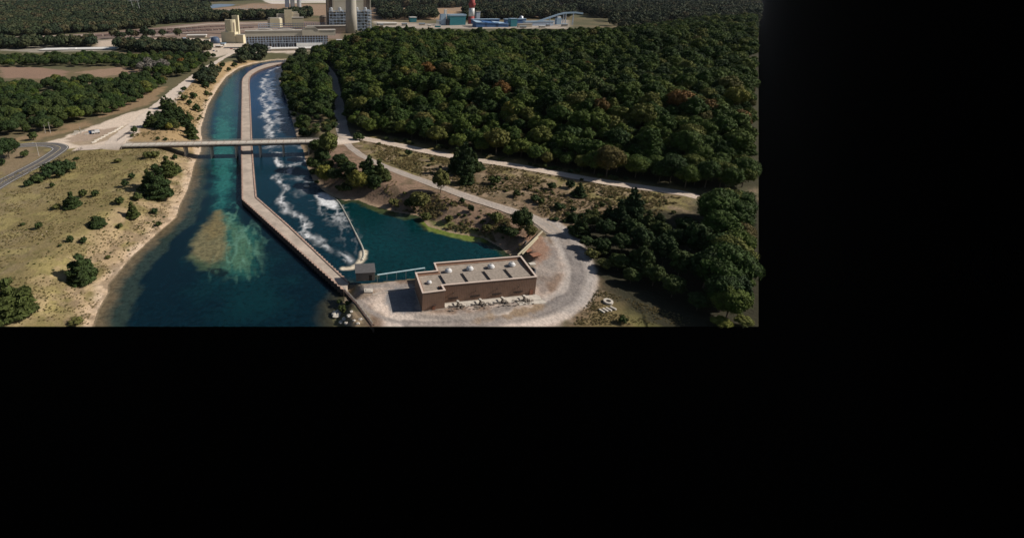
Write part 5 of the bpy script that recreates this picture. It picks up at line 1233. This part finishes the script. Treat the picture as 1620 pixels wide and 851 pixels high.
INFO = {'hill': ('dark green broadleaf tree in the dense wood on the hill', 'trees of the hill wood'),
  'right': ('tall dark broadleaf tree of the clump at the right edge', 'trees of the clump at the right edge'),
  'strip': ('green broadleaf tree on the bank between the river and the shaded track', 'trees of the bank strip beside the river'),
  'left': ('green broadleaf tree in the wood left of the wide gravel road', 'trees of the wood at left'),
  'band': ('green broadleaf tree in the far band behind the left wood', 'trees of the far band at left')}
STUFF = []
for i, (x, y, z, kd) in enumerate(allT):
    sc = {'hill': .98, 'right': 1.4, 'strip': .78, 'left': .80, 'band': .75}[kd]*random.choice((.55, .66, .74, .82, .82, 1.08))*random.uniform(.9, 1.1)
    if kd in ('hill', 'right'):
        dd_ = y*math.cos(TH)+(H-z-8)*math.sin(TH); room = (.75*dd_-x)/(7.4 if kd == 'hill' else 9.0)
        if room < .3: continue
        sc = min(sc, room)
    if i < 285:
        hi = y < 270
        if kd in ('left', 'strip'): cr = GREEN
        else: cr = BR_hi if hi else BR_mid
        tree('broadleaf_tree', cr, TRUNK_B, x, y, sc, INFO[kd][0], group=INFO[kd][1], z=z)
    else: STUFF.append((x, y, z, sc, kd))
# single coloured trees
for px, py, sc, cr, lab, nm in [(675, 108, 1.0, ORANGE, 'small orange tree high in the hill wood left of centre', 'maple_tree'), (793, 140, 1.0, ORANGE, 'bright orange tree in the middle of the hill wood', 'maple_tree'), (1078, 158, 1.1, ORANGE, 'large orange red tree in the hill wood near the right', 'maple_tree'),
    (1122, 166, .9, ORANGE, 'smaller orange tree to the right of the large orange red one', 'maple_tree'), (1172, 185, .9, ORANGE, 'orange tree low in the hill wood near the right edge', 'maple_tree'), (930, 98, .7, ORANGE, 'small faint orange tree in the upper right wood', 'maple_tree'), (776, 78, .7, ORANGE, 'small orange tree near the top of the hill wood', 'maple_tree'), (625, 62, .9, YEL, 'yellowish tree at the crest of the hill wood behind the chimney', 'birch_tree'),
    (640, 112, .8, YEL, 'yellow green tree in the hill wood below the small orange tree', 'birch_tree'), (810, 172, 1.0, YEL, 'yellow green tree on the hill slope below the bright orange one', 'birch_tree'), (1165, 152, 1.0, YEL, 'wide yellow green tree near the top right edge of the wood', 'birch_tree'), (950, 165, .8, ORANGE, 'brownish orange tree in the right half of the hill wood', 'maple_tree')]:
    z = 32
    for _ in range(10):
        p = P(px, py+2, z+10); z = .5*z+.5*hz(p[0], p[1])
    tree(nm, cr, TRUNK_B, p[0], p[1], sc*1.05, lab, z=z+1.2)
for px, py, sc, lab in [(288, 92+13, .8, 'orange brown tree at the end of the far left tree band')]:
    p = G(px, py); tree('maple_tree', ORANGE, TRUNK_B, p[0], p[1], sc, lab)
for k in range(16):
    px = 218+random.random()*48; p = G(px, 104+random.random()*12); tree('bare_tree', TW, TRUNK_B, p[0], p[1], .8*random.uniform(.8, 1.2), 'bare grey tree in the leafless patch of the far left band', group='bare grey trees of the left band')
# far woods ----------------------------------------------------------
def fan_scatter(y0, y1, sp0, grow, rng):
    xs_, ys_, ss_2 = [], [], []; y = y0
    while y < y1:
        sp = sp0*(1+grow*(y-y0)/y0); d = y*math.cos(TH)+H*math.sin(TH); x = np.arange(-.80*d, .745*d, sp)
        x = x+rng.uniform(-.45, .45, len(x))*sp; xs_.append(x); ys_.append(y+rng.uniform(-.45, .45, len(x))*sp); ss_2.append(np.full(len(x), sp)); y += sp*.85
    return np.concatenate(xs_), np.concatenate(ys_), np.concatenate(ss_2)
fx, fy, fs = fan_scatter(560, 7600, 9.5, .55, rngT)
px_, py_ = proj(fx, fy, 8.0)
WOODS = [  # photo outlines (at ground level) of the woods beyond
  [(-40, 78), (62, 78), (66, 71), (-40, 71)], [(70, 76), (150, 75), (153, 70), (72, 70)],
  [(178, 79), (235, 85), (320, 88), (335, 82), (312, 76), (185, 75)], [(180, 62.2), (300, 58.6), (300, 58), (180, 61.2)],
  [(382, 100), (382, 88), (392, 84), (425, 86), (434, 96), (400, 104)], [(312, 138), (310, 120), (328, 110), (340, 108), (345, 114), (330, 138)], [(430, 93), (445, 88), (480, 88), (478, 96), (450, 95)],
  [(-40, 58), (60, 58), (180, 50), (245, 45), (250, 40), (290, 38), (330, 36), (330, -14), (-40, -14)],
  [(330, 36), (400, 33), (470, 31), (495, 29), (490, 24), (430, 26), (360, 28), (330, 26)], [(310, -14), (310, 5), (380, 3), (430, .8), (560, .2), (700, -1), (700, -14)],
  [(600, 31), (635, 31), (630, 18), (600, 14)], [(640, 31), (690, 32), (688, 20), (645, 20)], [(735, 34), (905, 32), (905, 19), (860, 20), (840, 14), (760, 15), (735, 18)], [(745, 1.5), (780, 6), (860, 3), (910, 14), (935, 30), (1230, 44), (1230, -14), (745, -14)],
  [(560, 14), (700, 13), (770, 8), (720, 2), (600, 6)],
  [(945, 34), (1230, 26), (1230, 60), (985, 50)],
  [(835, 20), (880, 18), (870, 12), (830, 14)]]
keep_ = np.zeros(len(fx), bool); thin = np.zeros(len(fx))
for i, wp in enumerate(WOODS):
    m = inside(px_, py_, np.array(wp, float)); 
    if i in (15,): m &= rngT.random(len(m)) < .25
    keep_ |= m
keep_ &= ~((px_ > 1160) & (py_ > 30.5) & (py_ < 36.5))
keep_ &= ~((px_ > 308) & (px_ < 372) & (py_ > 4) & (py_ < 16))
keep_ &= (sdf(fx, fy, HILL) < -4) & (sdf(fx, fy, WATER) < -6)
for r_ in roads_clear: keep_ &= seg_dist(fx, fy, r_) > 12
q_ = proj(fx, fy, 16.0); keep_ &= (q_[0] < 1199) & (q_[0] > -25) & (q_[1] > -12)
fx, fy, fs = fx[keep_], fy[keep_], fs[keep_]; fz = hgt(fx, fy)
print('far clumps', len(fx), 'mid stuff', len(STUFF), 'hill', len(hx))
def gn_wood(name, pts, meshes, label, rnd_seed):
    """one object of stuff: points carrying crowns through geometry nodes"""
    n = len(pts); me = bpy.data.meshes.new(name); me.vertices.add(n); me.vertices.foreach_set('co', np.array([p[:3] for p in pts], np.float32).ravel())
    a = me.attributes.new('size', 'FLOAT', 'POINT'); a.data.foreach_set('value', np.array([p[3] for p in pts], np.float32))
    rr = np.random.default_rng(rnd_seed); a = me.attributes.new('turn', 'FLOAT', 'POINT'); a.data.foreach_set('value', rr.uniform(0, 6.28, n).astype(np.float32))
    a = me.attributes.new('pick', 'INT', 'POINT'); a.data.foreach_set('value', rr.integers(0, len(meshes), n).astype(np.int32))
    o = link(name, me); prop(o, label, kind='stuff')
    coll = bpy.data.collections.new(name+'_crowns')
    for i, m in enumerate(meshes):
        c = bpy.data.objects.new('crown_%02d' % i, m); coll.objects.link(c)
    ng = bpy.data.node_groups.new(name, 'GeometryNodeTree'); ng.interface.new_socket('Geometry', in_out='INPUT', socket_type='NodeSocketGeometry'); ng.interface.new_socket('Geometry', in_out='OUTPUT', socket_type='NodeSocketGeometry')
    N = ng.nodes; gi = N.new('NodeGroupInput'); go = N.new('NodeGroupOutput'); mp = N.new('GeometryNodeMeshToPoints'); ip = N.new('GeometryNodeInstanceOnPoints'); ci = N.new('GeometryNodeCollectionInfo')
    ci.inputs['Collection'].default_value = coll; ci.inputs['Separate Children'].default_value = True; ci.inputs['Reset Children'].default_value = True
    def attr(nm, t):
        x = N.new('GeometryNodeInputNamedAttribute'); x.data_type = t; x.inputs['Name'].default_value = nm; return x.outputs[0]
    cx = N.new('ShaderNodeCombineXYZ'); e2 = N.new('FunctionNodeEulerToRotation')
    ng.links.new(gi.outputs[0], mp.inputs[0]); ng.links.new(mp.outputs[0], ip.inputs['Points']); ng.links.new(ci.outputs[0], ip.inputs['Instance'])
    ip.inputs['Pick Instance'].default_value = True; ng.links.new(attr('pick', 'INT'), ip.inputs['Instance Index'])
    ng.links.new(attr('turn', 'FLOAT'), cx.inputs[2]); ng.links.new(cx.outputs[0], e2.inputs[0]); ng.links.new(e2.outputs[0], ip.inputs['Rotation'])
    c3 = N.new('ShaderNodeCombineXYZ'); sa = attr('size', 'FLOAT')
    for i in range(3): ng.links.new(sa, c3.inputs[i])
    ng.links.new(c3.outputs[0], ip.inputs['Scale']); ng.links.new(ip.outputs[0], go.inputs[0])
    md = o.modifiers.new('trees', 'NODES'); md.node_group = ng
    return o
gn_wood('hill_wood', [t for t in STUFF if t[4] in ('hill', 'right')], BR_mid+BR_mid+[GREEN[0], GREEN[3], TALL], 'dense dark green wood covering the upper hill', 5)
gn_wood('left_wood', [t for t in STUFF if t[4] not in ('hill', 'right')], GREEN+BR_mid[:2], 'green woods left of the river in the middle distance', 6)
gn_wood('far_wood', list(zip(fx, fy, fz-1.5, np.clip(fs/10.0, .75, 5)*RNG.uniform(.75, 1.2, len(fx))*np.where(fs > 12, .95, .9))), BR_far, 'far flat woods reaching to the horizon', 8)
# --- single trees and shrubs of the open ground ---------------------
def one(px, py, wpx, lab, kind='pine', grp=None, tall=None, zz=None):
    """px,py: foot of the tree in the photo; wpx: crown width there"""
    c = G(px, py) if zz is None else P(px, py, zz); d = c[1]*math.cos(TH)+(H-c[2])*math.sin(TH); w = wpx/800*d*.9
    if kind == 'pine': s = w/6.4; t = tree('pine_tree', PINE_hi if wpx > 20 else PINE, TRUNK_P, c[0], c[1], s, lab, 'pine tree', grp, z=c[2], sz=s*(tall or .75), sink=.15*s)
    elif kind == 'bush': s = w/3.0; t = tree('shrub', BUSH, None, c[0], c[1], s, lab, 'shrub', grp, z=c[2], sz=s*(tall or 1), sink=.1)
    elif kind == 'npine': s = w/3.0; t = tree('pine_sapling', BUSH_N, None, c[0], c[1], s, lab, 'young pine', grp, z=c[2], sz=s*(tall or 1.3), sink=.1)
    elif kind == 'yellow': s = w/8.0; t = tree('broadleaf_tree', ROUND_Y, TRUNK_R, c[0], c[1], s, lab, 'tree', grp, z=c[2], sz=s*(tall or 1))
    elif kind == 'green': s = w/8.0; t = tree('broadleaf_tree', ROUND, TRUNK_R, c[0], c[1], s, lab, 'tree', grp, z=c[2], sz=s*(tall or 1))
    elif kind == 'olive': s = w/8.0; t = tree('broadleaf_tree', ROUND_B, TRUNK_R, c[0], c[1], s, lab, 'tree', grp, z=c[2], sz=s*(tall or 1))
    return t
for a in [  # west meadow
  (132, 445, 44, 'broad bushy pine standing alone near the lower left beach', 'pine', None, 1.0), (22, 498, 66, 'largest dark tree cut by the lower left corner', 'pine', None, .9), (-8, 497, 52, 'dark tree at the very corner of the photo, lower left', 'pine', None, .9),
  (122, 513, 24, 'low yellow green shrub at the bottom edge beside the beach', 'bush', None, .7), (250, 312, 46, 'largest dark pine on the west bank below the bridge', 'pine', None, .95), (236, 300, 26, 'pine crowding the left side of the largest one below the bridge', 'pine', None, .9), (266, 278, 30, 'pine just behind the largest one on the west bank', 'pine', None, .8), (281, 272, 14, 'small pine right behind the pair near the beach', 'pine'), (277, 253, 10, 'small round bush by the dark rail under the bridge', 'npine'),
  (211, 344, 21, 'rounded young pine in the meadow above the beach', 'pine', None, .9), (155, 358, 27, 'wide low young pine in the middle of the meadow', 'pine', None, .6), (190, 361, 11, 'small dark bush right of the wide low pine', 'npine'), (115, 328, 27, 'ragged pine left of the pair in the upper meadow', 'pine', None, .8), (90, 331, 14, 'low shrub at the left foot of the ragged pine', 'bush'),
  (132, 312, 14, 'dark round pine of the upper meadow pair, left one', 'npine'), (151, 311, 13, 'dark round pine of the upper meadow pair, right one', 'npine'), (190, 323, 17, 'low young pine in the upper right meadow', 'npine', None, .9), (62, 362, 13, 'small dark bush alone at the left of the meadow', 'npine'), (112, 383, 12, 'small bush of the pair in the lower meadow, left one', 'npine'), (133, 385, 12, 'small bush of the pair in the lower meadow, right one', 'npine'),
  (245, 338, 12, 'small round bush above the beach near the water', 'npine'), (251, 358, 10, 'small round bush on the sandy bluff', 'npine'), (171, 409, 10, 'faint low shrub on the sandy bluff', 'bush'), (218, 317, 18, 'ragged grey shrub beside the large pines', 'bush'), (198, 296, 13, 'shrub left of the large pines', 'npine'), (209, 284, 12, 'small shrub above and left of the large pines', 'npine'), (187, 257, 14, 'low brownish shrub in the middle of the upper meadow', 'bush', None, .6), (121, 253, 11, 'small shrub near the road bend', 'npine', None, .7), (234, 251, 16, 'loose grey shrub near the bridge end', 'bush'),
  (246, 250, 18, 'second loose grey shrub near the bridge end', 'bush'), (148, 345, 7, 'tiny shrub between the two meadow pines', 'bush'), (95, 390, 7, 'tiny dark tuft in the lower meadow', 'bush'), (36, 357, 8, 'tiny shrub left of the lone dark bush', 'bush'), (220, 302, 9, 'small dark shrub touching the large pines on the left', 'bush'),
  (85, 275, 34, 'wide flat juniper in the thicket below the asphalt road', 'npine', None, .9), (108, 272, 30, 'right end juniper of the thicket below the asphalt road', 'npine', None, .9), (97, 281, 16, 'small juniper in front of the thicket', 'npine'), (60, 288, 26, 'juniper at the lower left end of the thicket', 'npine', None, .8), (75, 284, 18, 'middle juniper of the thicket below the road', 'npine'), (45, 295, 14, 'low shrub trailing off the lower left end of the thicket', 'npine'), (83, 297, 9, 'small shrub alone below the thicket', 'npine'),
  (53, 222, 15, 'round bush by the tree edge near the road loop', 'npine'), (40, 249, 13, 'round bush inside the asphalt road loop', 'npine'), (15, 251, 38, 'dark green tree left of the road loop', 'green', None, .9), (-8, 258, 34, 'dark tree at the left edge beside the road loop', 'green', None, .9), (3, 262, 14, 'small bush under the tree left of the road loop', 'npine')]:
    one(*a)
# bank pines between the diagonal road and the river
for i, (x, y, w, k_) in enumerate([(262, 172, 20, 'pine'), (272, 178, 24, 'pine'), (266, 190, 26, 'pine'), (250, 192, 20, 'pine'), (282, 192, 20, 'pine'), (240, 200, 24, 'pine'), (258, 203, 22, 'pine'), (275, 206, 18, 'green'), (292, 200, 20, 'pine'), (302, 212, 22, 'pine'), (304, 220, 20, 'pine'), (285, 183, 18, 'pine'), (298, 190, 14, 'pine'), (213, 211, 12, 'npine'), (311, 176, 14, 'npine'), (292, 160, 13, 'npine'), (307, 157, 13, 'npine'), (300, 167, 10, 'npine'), (291, 145, 9, 'npine'), (285, 151, 6, 'npine'), (280, 208, 14, 'olive'), (268, 207, 12, 'yellow'), (320, 132, 16, 'pine'), (331, 124, 16, 'pine'), (322, 118, 18, 'pine'), (336, 112, 14, 'pine'), (326, 140, 14, 'npine'), (338, 133, 9, 'npine'), (327, 150, 8, 'npine'), (352, 108, 10, 'npine'), (371, 106, 10, 'npine'), (362, 114, 8, 'npine'), (250, 222, 8, 'bush'), (262, 223, 8, 'bush'), (209, 217, 7, 'bush')]):
    one(x, y, w, 'dark young pine or shrub in the thicket between the diagonal road and the river', k_, 'thicket between the diagonal road and the river')
# near east bank: trees by the bridge end and pond
for a in [(520, 252, 34, 'yellow green tree rising at the east end of the bridge', 'yellow', None, 1.35), (500, 244, 26, 'dark tree under the east end of the bridge', 'green'), (510, 262, 28, 'dark green tree below the yellow one by the bridge', 'green'), (538, 262, 26, 'dark tree right of the yellow one by the bridge', 'green', None, .8),
  (498, 272, 26, 'dark tree at the channel edge below the bridge', 'green'), (513, 292, 32, 'yellow tree at the channel edge above the white foam', 'yellow', None, 1.1), (530, 290, 26, 'olive tree beside the yellow one above the foam', 'olive'), (552, 285, 30, 'dark tree in the middle of the east bank clump', 'green'), (566, 305, 34, 'wide yellow green tree at the head of the pond', 'yellow', None, 1.0), (556, 298, 22, 'olive tree behind the wide yellow green one', 'olive'),
  (584, 290, 32, 'dark pine at the upper right of the bank clump', 'pine', None, 1.0), (600, 284, 28, 'dark pine at the right end of the bank clump', 'pine', None, .9), (592, 300, 26, 'dark round tree at the lower right of the bank clump', 'green'), (578, 275, 22, 'dark tree at the top of the bank clump', 'green'), (545, 275, 24, 'green tree behind the clump near the lower road', 'green'), (541, 303, 16, 'small olive bush at the headland', 'bush'),
  (567, 222, 19, 'dark bush at the fork of the gravel roads', 'npine', None, 1.1), (697, 305, 30, 'loose yellow green tree standing on the lower road edge', 'olive', None, 1.15), (664, 335, 34, 'dark green tree on the pond bank below the road', 'olive', None, 1.1), (650, 330, 22, 'green tree left of the pond bank tree', 'green', None, .8), (673, 348, 20, 'shrub at the waterline under the pond bank tree', 'bush'), (824, 368, 34, 'loose olive tree near the upper end of the pale beams', 'olive', None, 1.3), (808, 378, 26, 'olive shrub by the pond corner', 'olive', None, .8), (838, 378, 22, 'small olive tree beside the pale beams', 'olive'),
  (745, 335, 12, 'small pointed pine between the pond and the road', 'npine', None, 1.6), (731, 322, 10, 'tiny pine beside the lower road', 'npine'), (784, 350, 24, 'dark leaning shrub on the slope above the pond', 'bush'), (710, 350, 16, 'brown shrub tangle near the yellow bank', 'bush'), (795, 370, 22, 'dark shrub near the pond corner', 'bush'), (770, 366, 18, 'shrub over the right end of the yellow bank', 'bush'), (622, 325, 16, 'shrub at the water by the sandy spot', 'bush'),
  (735, 275, 34, 'largest dark pine of the island of pines between the roads', 'pine', None, 1.2), (722, 268, 24, 'left pine of the island of pines between the roads', 'pine', None, 1.2), (748, 270, 24, 'right pine of the island of pines between the roads', 'pine', None, 1.0), (738, 291, 24, 'separate pine just below the island of pines', 'pine', None, 1.0), (759, 268, 14, 'small pine at the right end of the island of pines', 'pine'),
  (782, 292, 22, 'dark bushy pine on the slope right of the island', 'npine', None, 1.0), (646, 247, 12, 'small dark shrub on the green slope below the upper road', 'npine'), (692, 238, 10, 'thin yellow shrub at the upper road edge', 'bush'), (600, 229, 7, 'small yellow shrub at the upper road edge, far left', 'bush'), (683, 256, 9, 'small dark shrub right of the green slope', 'npine'), (872, 300, 16, 'dark shrub on the right part of the scrub slope', 'npine'), (838, 300, 9, 'tiny dark shrub on the scrub slope', 'npine'), (817, 311, 14, 'dark bush in the middle of the scrub slope', 'npine'), (846, 318, 18, 'low wide bush on the scrub slope', 'npine', None, .8),
  (856, 323, 12, 'small bush beside the low wide one', 'npine'), (885, 331, 20, 'low bush above the lower road bend', 'npine', None, .8), (920, 286, 7, 'tiny pale post like shrub at the upper road', 'bush'), (902, 298, 16, 'dark bush near the upper road on the right slope', 'npine'), (916, 310, 22, 'dark bush with long shadow on the right slope', 'pine', None, .8), (1020, 322, 10, 'tiny bush in the right grass patch', 'bush'), (1065, 338, 8, 'tiny bush at the end of the right grass patch', 'bush')]:
    one(*a)
for i, (x, y, w, k_, t) in enumerate([(905, 372, 36, 'pine', .9), (925, 360, 34, 'olive', .8), (945, 378, 40, 'green', .9), (965, 362, 40, 'pine', 1.2), (985, 350, 44, 'pine', 1.3), (985, 380, 42, 'green', 1.0), (1010, 368, 36, 'pine', 1.0), (915, 392, 30, 'green', .8), (940, 402, 36, 'green', .9), (970, 400, 40, 'green', 1.0), (1000, 400, 44, 'green', 1.1), (1030, 385, 40, 'green', 1.0), (1000, 430, 46, 'pine', 1.1), (965, 428, 38, 'green', .9), (945, 425, 30, 'olive', .7), (1035, 420, 48, 'green', 1.2), (1030, 355, 26, 'pine', .8), (1050, 400, 44, 'green', 1.2), (1060, 440, 50, 'green', 1.2), (1020, 452, 44, 'green', 1.0), (985, 448, 34, 'green', .8), (1070, 375, 40, 'green', 1.1), (1085, 410, 54, 'green', 1.3), (1100, 455, 60, 'green', 1.3), (1050, 470, 44, 'green', 1.0), (1140, 480, 60, 'green', 1.2), (1090, 490, 44, 'green', .8), (1000, 342, 24, 'olive', .8), (950, 345, 22, 'pine', .9), (930, 345, 18, 'olive', .8), (893, 350, 22, 'pine', .7)]):
    one(x+12, y, w*.85, 'dark tree in the shaded thicket right of the curving gravel road', k_, 'shaded thicket right of the gravel road', t)
one(936, 408, 26, 'pale olive bush at the edge of the road bend', 'bush', None, .8); one(952, 404, 22, 'pale grey green bush beside the olive one at the road bend', 'bush')
one(1140, 517, 30, 'yellow green tree top at the bottom edge, left of two', 'yellow', None, .55); one(1176, 517, 30, 'yellow green tree top at the bottom right corner', 'yellow', None, .55)
one(985, 511, 16, 'small dark shrub by the white rock at the bottom', 'npine')
for x, y, w in [(542, 486, 14), (552, 478, 14), (560, 494, 18), (570, 500, 16), (578, 508, 14), (548, 490, 12), (536, 474, 10), (566, 488, 14)]:
    one(x, y+6, w, 'dark shrub on the strip below the retaining wall', 'bush', 'shrubs below the retaining wall', None, 1.2)
# bank undergrowth below the strip wood, right bank and the scatter on slopes
rr = np.random.default_rng(12)
def sprinkle(pl_px, n, w0, w1, lab, grp, kinds=('bush',), zc=6):
    pl = np.array(pl_px, float); c = 0
    while c < n:
        x = rr.uniform(pl[:, 0].min(), pl[:, 0].max()); y = rr.uniform(pl[:, 1].min(), pl[:, 1].max())
        if inside(np.array([x]), np.array([y]), pl)[0]:
            one(x, y, rr.uniform(w0, w1), lab, kinds[int(rr.integers(len(kinds)))], grp, rr.uniform(.7, 1.1)); c += 1
sprinkle([(474, 213), (500, 200), (530, 190), (532, 205), (515, 213), (480, 217)], 26, 8, 15, 'dark green shrub on the bank just above the bridge end', 'shrubs above the east bridge end', ('bush', 'npine'))
sprinkle([(486, 250), (520, 255), (600, 285), (606, 300), (560, 308), (500, 292)], 26, 9, 17, 'low shrub filling the east bank clump by the channel', 'shrubs of the east bank clump', ('bush', 'npine'))
sprinkle([(620, 300), (700, 318), (830, 352), (815, 385), (760, 368), (690, 348), (620, 330)], 60, 3, 8, 'small brown green tuft on the bank above the pond', 'tufts above the pond', ('bush',))
sprinkle([(640, 255), (760, 278), (1060, 318), (1060, 335), (900, 330), (780, 300), (700, 285)], 90, 3, 8, 'small dark tuft on the scrub slope between the gravel roads', 'tufts on the scrub slope', ('bush',))
sprinkle([(880, 330), (960, 330), (1000, 340), (900, 372), (870, 350)], 22, 7, 14, 'dark low bush at the upper edge of the shaded thicket', 'bushes above the shaded thicket', ('bush', 'npine'))
sprinkle([(20, 310), (240, 290), (230, 350), (120, 440), (10, 440)], 60, 2, 4.5, 'tiny dark tuft in the dry meadow', 'tufts in the meadow', ('bush',))
sprinkle([(150, 420), (250, 330), (270, 345), (200, 400), (165, 440)], 30, 2, 5, 'tiny tuft on the sandy bluff above the beach', 'tufts on the sandy bluff', ('bush',))
sprinkle([(300, 225), (322, 150), (335, 150), (322, 200), (316, 225)], 10, 4, 8, 'small shrub on the sand beside the upper left channel', 'shrubs beside the upper left channel', ('bush',))
sprinkle([(560, 212), (700, 234), (860, 264), (1000, 286), (1000, 289), (860, 268), (700, 238), (560, 214)], 40, 5, 11, 'low bush along the foot of the hill wood', 'bushes along the hill wood', ('bush', 'npine'))

# dry tufts over the open ground ------------------------------------
TUFT = crown_set('bush', 3, 90, .34, 'straw', 300, core=.45, aspect=3.5, jit=1.3)
def tuft_pts(px_poly, n, s0, s1):
    pl = np.array(px_poly, float); g = np.random.default_rng(n); wp = poly(px_poly, 6)
    x = g.uniform(wp[:, 0].min(), wp[:, 0].max(), n*4); y = g.uniform(wp[:, 1].min(), wp[:, 1].max(), n*4)
    k = inside(x, y, wp) & (fbm(x/9, y/9, 3)+g.uniform(-.15, .15, len(x)) > .48) & clear(x, y, 5); x, y = x[k][:n], y[k][:n]
    k = np.ones(len(x), bool)
    for r_ in (poly([(543, 216), (549, 232), (570, 250), (600, 265), (640, 281), (700, 301), (760, 319), (820, 336), (855, 348), (880, 364), (910, 398), (920, 430)], 5.8),): k &= seg_dist(x, y, r_) > 5
    x, y = x[k], y[k]; z = hgt(x, y); v = proj(x, y, z); k = (v[1] < 514) & (v[0] < 1198)
    return list(zip(x[k], y[k], z[k]-.05, g.uniform(s0, s1, k.sum())))
T_ = tuft_pts([(-20, 300), (90, 255), (180, 236), (300, 240), (290, 310), (200, 400), (165, 450), (140, 514), (-20, 514)], 5500, .08, .24)
T_ += tuft_pts([(565, 226), (700, 250), (900, 285), (1095, 312), (1085, 350), (960, 345), (880, 345), (820, 328), (700, 296), (600, 258)], 6500, .14, .42)
T_ += tuft_pts([(600, 285), (700, 312), (820, 345), (825, 385), (700, 358), (620, 325)], 2500, .14, .45)
T_ += tuft_pts([(945, 450), (1010, 470), (1100, 500), (1100, 514), (900, 514)], 1200, .08, .2)
T_ += tuft_pts([(200, 226), (240, 190), (300, 140), (340, 120), (325, 170), (315, 224)], 1500, .14, .4)
gn_wood('dry_grass', T_, TUFT, 'dry straw coloured grass tufts over the open ground', 9)

# ================================================================== AIR
hb = MB(); pts = [(-60, -40), (60, -40), (.713*8800+44, 8800), (-.86*8800, 8800)]
pts = [(-90, -40), (40, -12), (.7105*9200+31, 9200), (-8200, 9200)]
hb.prism(pts, -6, 260)
hm = bpy.data.materials.new('haze air'); hm.use_nodes = True; n = hm.node_tree; n.nodes.remove(n.nodes['Principled BSDF'])
pv = n.nodes.new('ShaderNodeVolumePrincipled'); pv.inputs['Color'].default_value = (.80, .88, 1, 1); pv.inputs['Density'].default_value = 0.8e-5
n.links.new(pv.outputs[0], n.nodes['Material Output'].inputs['Volume'])
prop(hb.build('haze', hm), 'thin pale haze over the whole landscape', kind='stuff')
